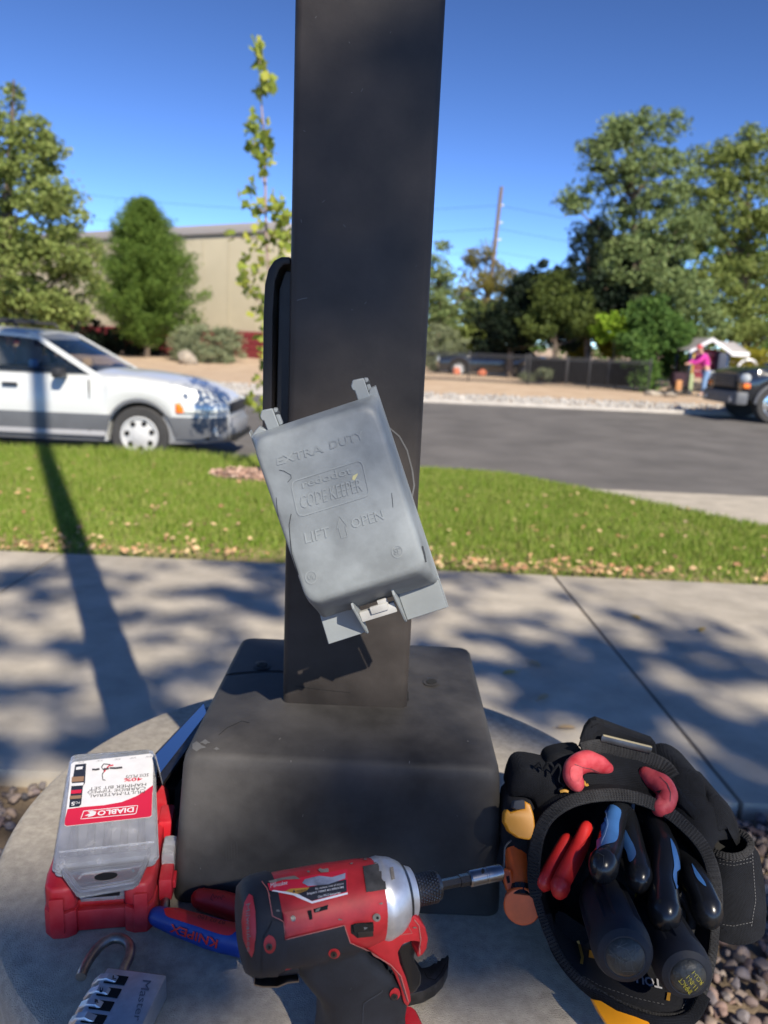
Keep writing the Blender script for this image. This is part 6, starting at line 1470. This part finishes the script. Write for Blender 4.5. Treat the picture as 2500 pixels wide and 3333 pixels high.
# light blue / black pliers, two pairs
t1_ = tool('pliers', 'black pliers with wide light blue panel, left one of the two blue pairs', 'pliers', (780, 640, .57), GP)
gA_, hA_ = handle([(830, 560, .600), (790, 640, .585), (765, 760, .565), (745, 850, .545), (722, 905, .532)], [.010, .0110, .0124, .0122, .0140], m_blackg, 'handle', t1_)
gB_, hB_ = handle([(850, 600, .600), (872, 700, .585), (895, 820, .565), (915, 900, .550), (925, 968, .538)], [.009, .0105, .0115, .0120, .0128], m_blackg, 'handle', t1_)
patch('blue_panel', s2(zp(Z3, [(765, 560), (820, 590), (810, 660), (806, 730), (790, 768), (740, 785), (705, 800), (688, 812), (690, 740), (700, 680), (725, 620)])), gA_.bvh(), m_bluel, hA_, .0007, 10, .001)
patch('blue_panel', s2(zp(Z3, [(845, 700), (868, 735), (895, 790), (908, 830), (903, 860), (875, 885), (858, 830), (840, 780)])), gB_.bvh(), m_bluel, hB_, .0007, 10, .001)
rstroke('panel_line', zp(Z3, [(745, 600), (752, 680), (735, 740), (712, 795)]), 1.6, gA_.bvh(), mat('panel_line', (.25, .38, .6), .5), hA_, off=.0019, th=.0004)
stroke('mold_line', zp(Z3, [(690, 830), (725, 850), (722, 900), (700, 950)]), 1.4, gA_.bvh(), m_crack, hA_, .0006)
g = G(); g.tube([at(*Z3(835, 560), .600), at(*Z3(845, 560), .66)], [.010, .006], 10); g.build('jaw', m_dsteel, t1_)
t2_ = tool('pliers', 'black pliers with thin light blue edge strip, right one of the two blue pairs', 'pliers', (1060, 700, .57), GP)
gC_, hC_ = handle([(1000, 640, .600), (1045, 740, .580), (1075, 850, .560), (1062, 980, .540), (1068, 1090, .522), (1070, 1165, .512)], [.010, .012, .0136, .0126, .0136, .0152], m_blackg, 'handle', t2_)
gD_, hD_ = handle([(1130, 790, .595), (1190, 900, .575), (1240, 990, .555), (1285, 1080, .540), (1312, 1155, .530)], [.010, .0125, .0135, .0135, .0145], m_blackg, 'handle', t2_)
patch('blue_panel', s2(zp(Z3, [(1102, 750), (1130, 800), (1152, 880), (1155, 960), (1140, 1035), (1128, 1010), (1115, 960), (1122, 900), (1112, 820)])), gC_.bvh(), m_bluel, hC_, .0007, 8, .001)
patch('blue_panel', s2(zp(Z3, [(1225, 895), (1255, 935), (1290, 985), (1308, 1022), (1285, 1010), (1250, 965)])), gD_.bvh(), m_bluel, hD_, .0007, 8, .001)
g = G(); g.tube([at(*Z3(1010, 650), .600), at(*Z3(1040, 660), .66)], [.010, .006], 10); g.build('jaw', m_dsteel, t2_)
# slim red pliers
t3_ = tool('pliers', 'slim pliers with smooth bright red handles at the left of the pouch', 'pliers', (540, 780, .56), GP)
gE_, _ = handle([(510, 770, .580), (470, 850, .570), (430, 920, .560), (392, 990, .550)], [.0075, .0085, .0085, .0088], m_redg, 'handle', t3_, .8)
gF_, _ = handle([(622, 700, .580), (590, 790, .570), (540, 890, .555), (490, 985, .543), (478, 1022, .538)], [.0075, .0090, .0092, .0092, .0100], m_redg, 'handle', t3_, .8)
g = G(); g.tube([at(*Z3(515, 770), .580), at(*Z3(560, 720), .64)], [.005, .004], 8); g.tube([at(*Z3(622, 700), .580), at(*Z3(600, 690), .64)], [.006, .004], 8); g.build('jaw', m_steel, t3_)
# dusty pink-red curved handles behind
t4_ = tool('pliers', 'worn pliers with faded pinkish red curved handles poking from the back pocket', 'pliers', (840, 360, .62), GP)
gG_, hG_ = handle([(745, 352, .622), (690, 325, .618), (620, 312, .612), (560, 345, .605), (548, 395, .598), (562, 425, .594)], [.0058, .0084, .0101, .0102, .0097, .0090], m_pink, 'handle', t4_, .85)
gH_, hH_ = handle([(965, 385, .622), (1010, 420, .614), (1060, 450, .606), (1085, 505, .598), (1068, 560, .590), (1055, 572, .588)], [.0070, .0092, .0100, .0102, .0099, .0092], m_pink, 'handle', t4_, .85)
patch('worn_tip', s2(zp(Z3, [(540, 345), (590, 340), (605, 360), (600, 410), (575, 430), (540, 410)])), gG_.bvh(), mat('worn_pink', (.50, .07, .08), .8, var=.3, vscale=80), hG_, .0004, 6, .0004)
patch('worn_tip', s2(zp(Z3, [(1000, 490), (1040, 500), (1060, 540), (1040, 560), (1000, 545)])), gH_.bvh(), mat('worn_pink', (.50, .07, .08), .8), hH_, .0004, 6, .0004)
patch('nick', zp(Z3, [(1030, 487), (1062, 480), (1048, 500)]), gH_.bvh(), m_hole, hH_, .0018, 5)
stroke('crease', zp(Z3, [(560, 330), (600, 345), (650, 352), (700, 372)]), 1.6, gG_.bvh(), m_crack, hG_, .0006)
stroke('crease', zp(Z3, [(1045, 400), (1085, 440), (1105, 490), (1100, 540)]), 1.6, gH_.bvh(), m_crack, hH_, .0006)
g = G(); g.tube([at(*Z3(790, 400), .622), at(*Z3(840, 350), .632), at(*Z3(900, 375), .632), at(*Z3(960, 390), .624)], [.004, .006, .006, .005], 8); g.build('jaw', m_dsteel, t4_)
# two impact screwdrivers
def driver(name_label, neck, end, r, bx):
    t = tool('screwdriver', name_label, 'screwdriver', end, 'black screwdrivers in the pouch')
    a, b = at(*Z3(neck[0], neck[1]), neck[2]), at(*Z3(end[0], end[1]), end[2]); ax_ = (b-a).normalized(); L = (b-a).length
    g = G(); rr_ = [(0, .30), (.03, .42), (.08, .55), (.16, .80), (.26, .96), (.45, 1.0), (.70, 1.0), (.84, 1.03), (.93, 1.0), (.975, .9), (1.0, .70)]
    a_ = ax_.orthogonal().normalized(); b_ = ax_.cross(a_); n = 72; rings = []
    for t_, q in rr_:
        fl = 1 if .12 < t_ < .80 else 0
        rings.append([a+ax_*L*t_+(a_*math.cos(2*math.pi*k/n)+b_*math.sin(2*math.pi*k/n))*r*q*(1-.11*fl*(1 if (k % 12) in (0, 1, 2, 3) else 0)) for k in range(n)])
    g.loft(rings, True, True); bv = g.bvh(); h = g.build('handle', m_grip, t, 24)
    g = G(); g.lathe(b-ax_*.001, ax_, [(0, r*.66), (.0015, r*.64), (.004, r*.5), (.0055, r*.28), (.006, .0002)], 28); cb = g.bvh(); c_ = g.build('end_cap', mat(bx, (.045, .045, .038), .45, var=.5, vscale=90, bump=.8, bscale=240, dist=.001, rvar=.15), t, 60)
    g = G(); g.tube([a, a-ax_*.10], [.004, .0035], 10); g.build('shank', m_steel, t)
    g = G(); g.lathe(a-ax_*.004, ax_, [(0, .007), (.006, .008), (.008, .007)], 16); g.build('yellow_ferrule', mat('olive_yellow', (.35, .33, .02), .5), t)
    return t, bv, cb, h, c_
s1, v1, cb1, h1, c1_ = driver('thick black ribbed screwdriver, its scratched round end cap nearest the middle of the pouch', (690, 1000, .575), (848, 1425, .462), .0208, 'scratched_cap')
s2, v2, cb2, h2, c2_ = driver('black ribbed screwdriver with yellow writing on its end, right of the scratched one', (955, 1090, .570), (1205, 1535, .470), .0198, 'smooth_cap')
text('32500HDRT', zp(Z3, [(908, 1150), (985, 1305), (1010, 1290), (932, 1138)]), v2, m_crack, h2, .0008)
m_yt = mat('yellow_print', (.45, .38, .04), .6)
for s_, q in (('IMPACT', [(1228, 1610), (1168, 1535), (1148, 1555), (1208, 1632)]), ('11-IN-1', [(1258, 1590), (1210, 1522), (1190, 1540), (1240, 1610)]), ('RCU-1', [(1288, 1562), (1240, 1500), (1222, 1515), (1272, 1580)])):
    text(s_, zp(Z3, q), cb2, m_yt, c2_, .0007)
for i in range(22):
    x, y = 850+random.gauss(0, 42), 1430+random.gauss(0, 42); a_ = random.uniform(0, 3.14); L_ = random.uniform(10, 45)
    stroke('scratch', zp(Z3, [(x-L_*math.cos(a_), y-L_*math.sin(a_)), (x+random.uniform(-5, 5), y+random.uniform(-5, 5)), (x+L_*math.cos(a_), y+L_*math.sin(a_))]), 1.3, cb1, mat('scratch_light', (.13, .13, .11), .8), c1_, .0005)
# yellow knife body in left pocket
kn_ = tool('folding_knife', 'bright yellow plastic tool head in the left side pocket of the pouch', 'utility knife', (240, 660, .60))
def flat(pts, Y, th, nm, mt, par, bev=.0015):
    q = [at(*Z3(x, y), Y) for x, y in pts]; c_ = sum(q, Vector())/len(q); nrm = (CAMP-c_).normalized()
    FM = frame(c_, rt, up); FM = frame(c_, rt, nrm.cross(rt)); I = FM.inverted()
    g = G(); g.prism([((I @ p).x, (I @ p).y) for p in q][::-1], FM, th, bev, 3, -th/2); g.build(nm, mt, par, 50); return g
flat([(150, 655), (158, 600), (175, 580), (190, 600), (230, 585), (272, 578), (275, 532), (310, 555), (322, 620), (322, 680), (305, 735), (280, 755), (225, 745), (170, 705), (165, 685)], .580, .016, 'knife_body', m_yel, kn_, .003)
flat([(200, 575), (212, 535), (262, 528), (270, 535), (268, 580), (225, 586)], .5785, .014, 'grey_insert', mat('dark_grey_insert', (.06, .06, .06), .7), kn_)
on_ = tool('orange_driver', 'orange plastic tool with round end cap, hanging below the yellow one', 'driver', (250, 1000, .56))
P = [at(*Z3(x, y), Y) for x, y, Y in ((245, 830, .590), (250, 940, .575), (262, 1040, .562))]
g = G(); g.tube(P, [.0125, .0120, .0118], 18); g.build('barrel', m_orn, on_, 50)
p0, p1 = at(*Z3(264, 1030), .561), at(*Z3(260, 1135), .548)
g = G(); g.tube([p0, p0.lerp(p1, .6)], [.0105, .0105], 18); g.build('neck', m_blackg, on_, 50)
ax_ = (p1-p0).normalized(); ax2 = (ax_*.45+(CAMP-p1).normalized()*.9).normalized()
g = G(); g.lathe(p1-ax2*.009, ax2, [(0, .0135), (.001, .0147), (.009, .0150), (.0100, .0140), (.0102, .0001)], 24); g.build('end_cap', m_orn, on_, 30)
flat([(150, 950), (165, 915), (200, 925), (205, 990), (215, 1010), (205, 1060), (165, 1045)], .566, .010, 'side_clip', m_orn, on_, .002)
flat([(172, 965), (190, 960), (192, 1000), (176, 1005)], .5605, .0006, 'clip_slot', m_hole, on_, 0)
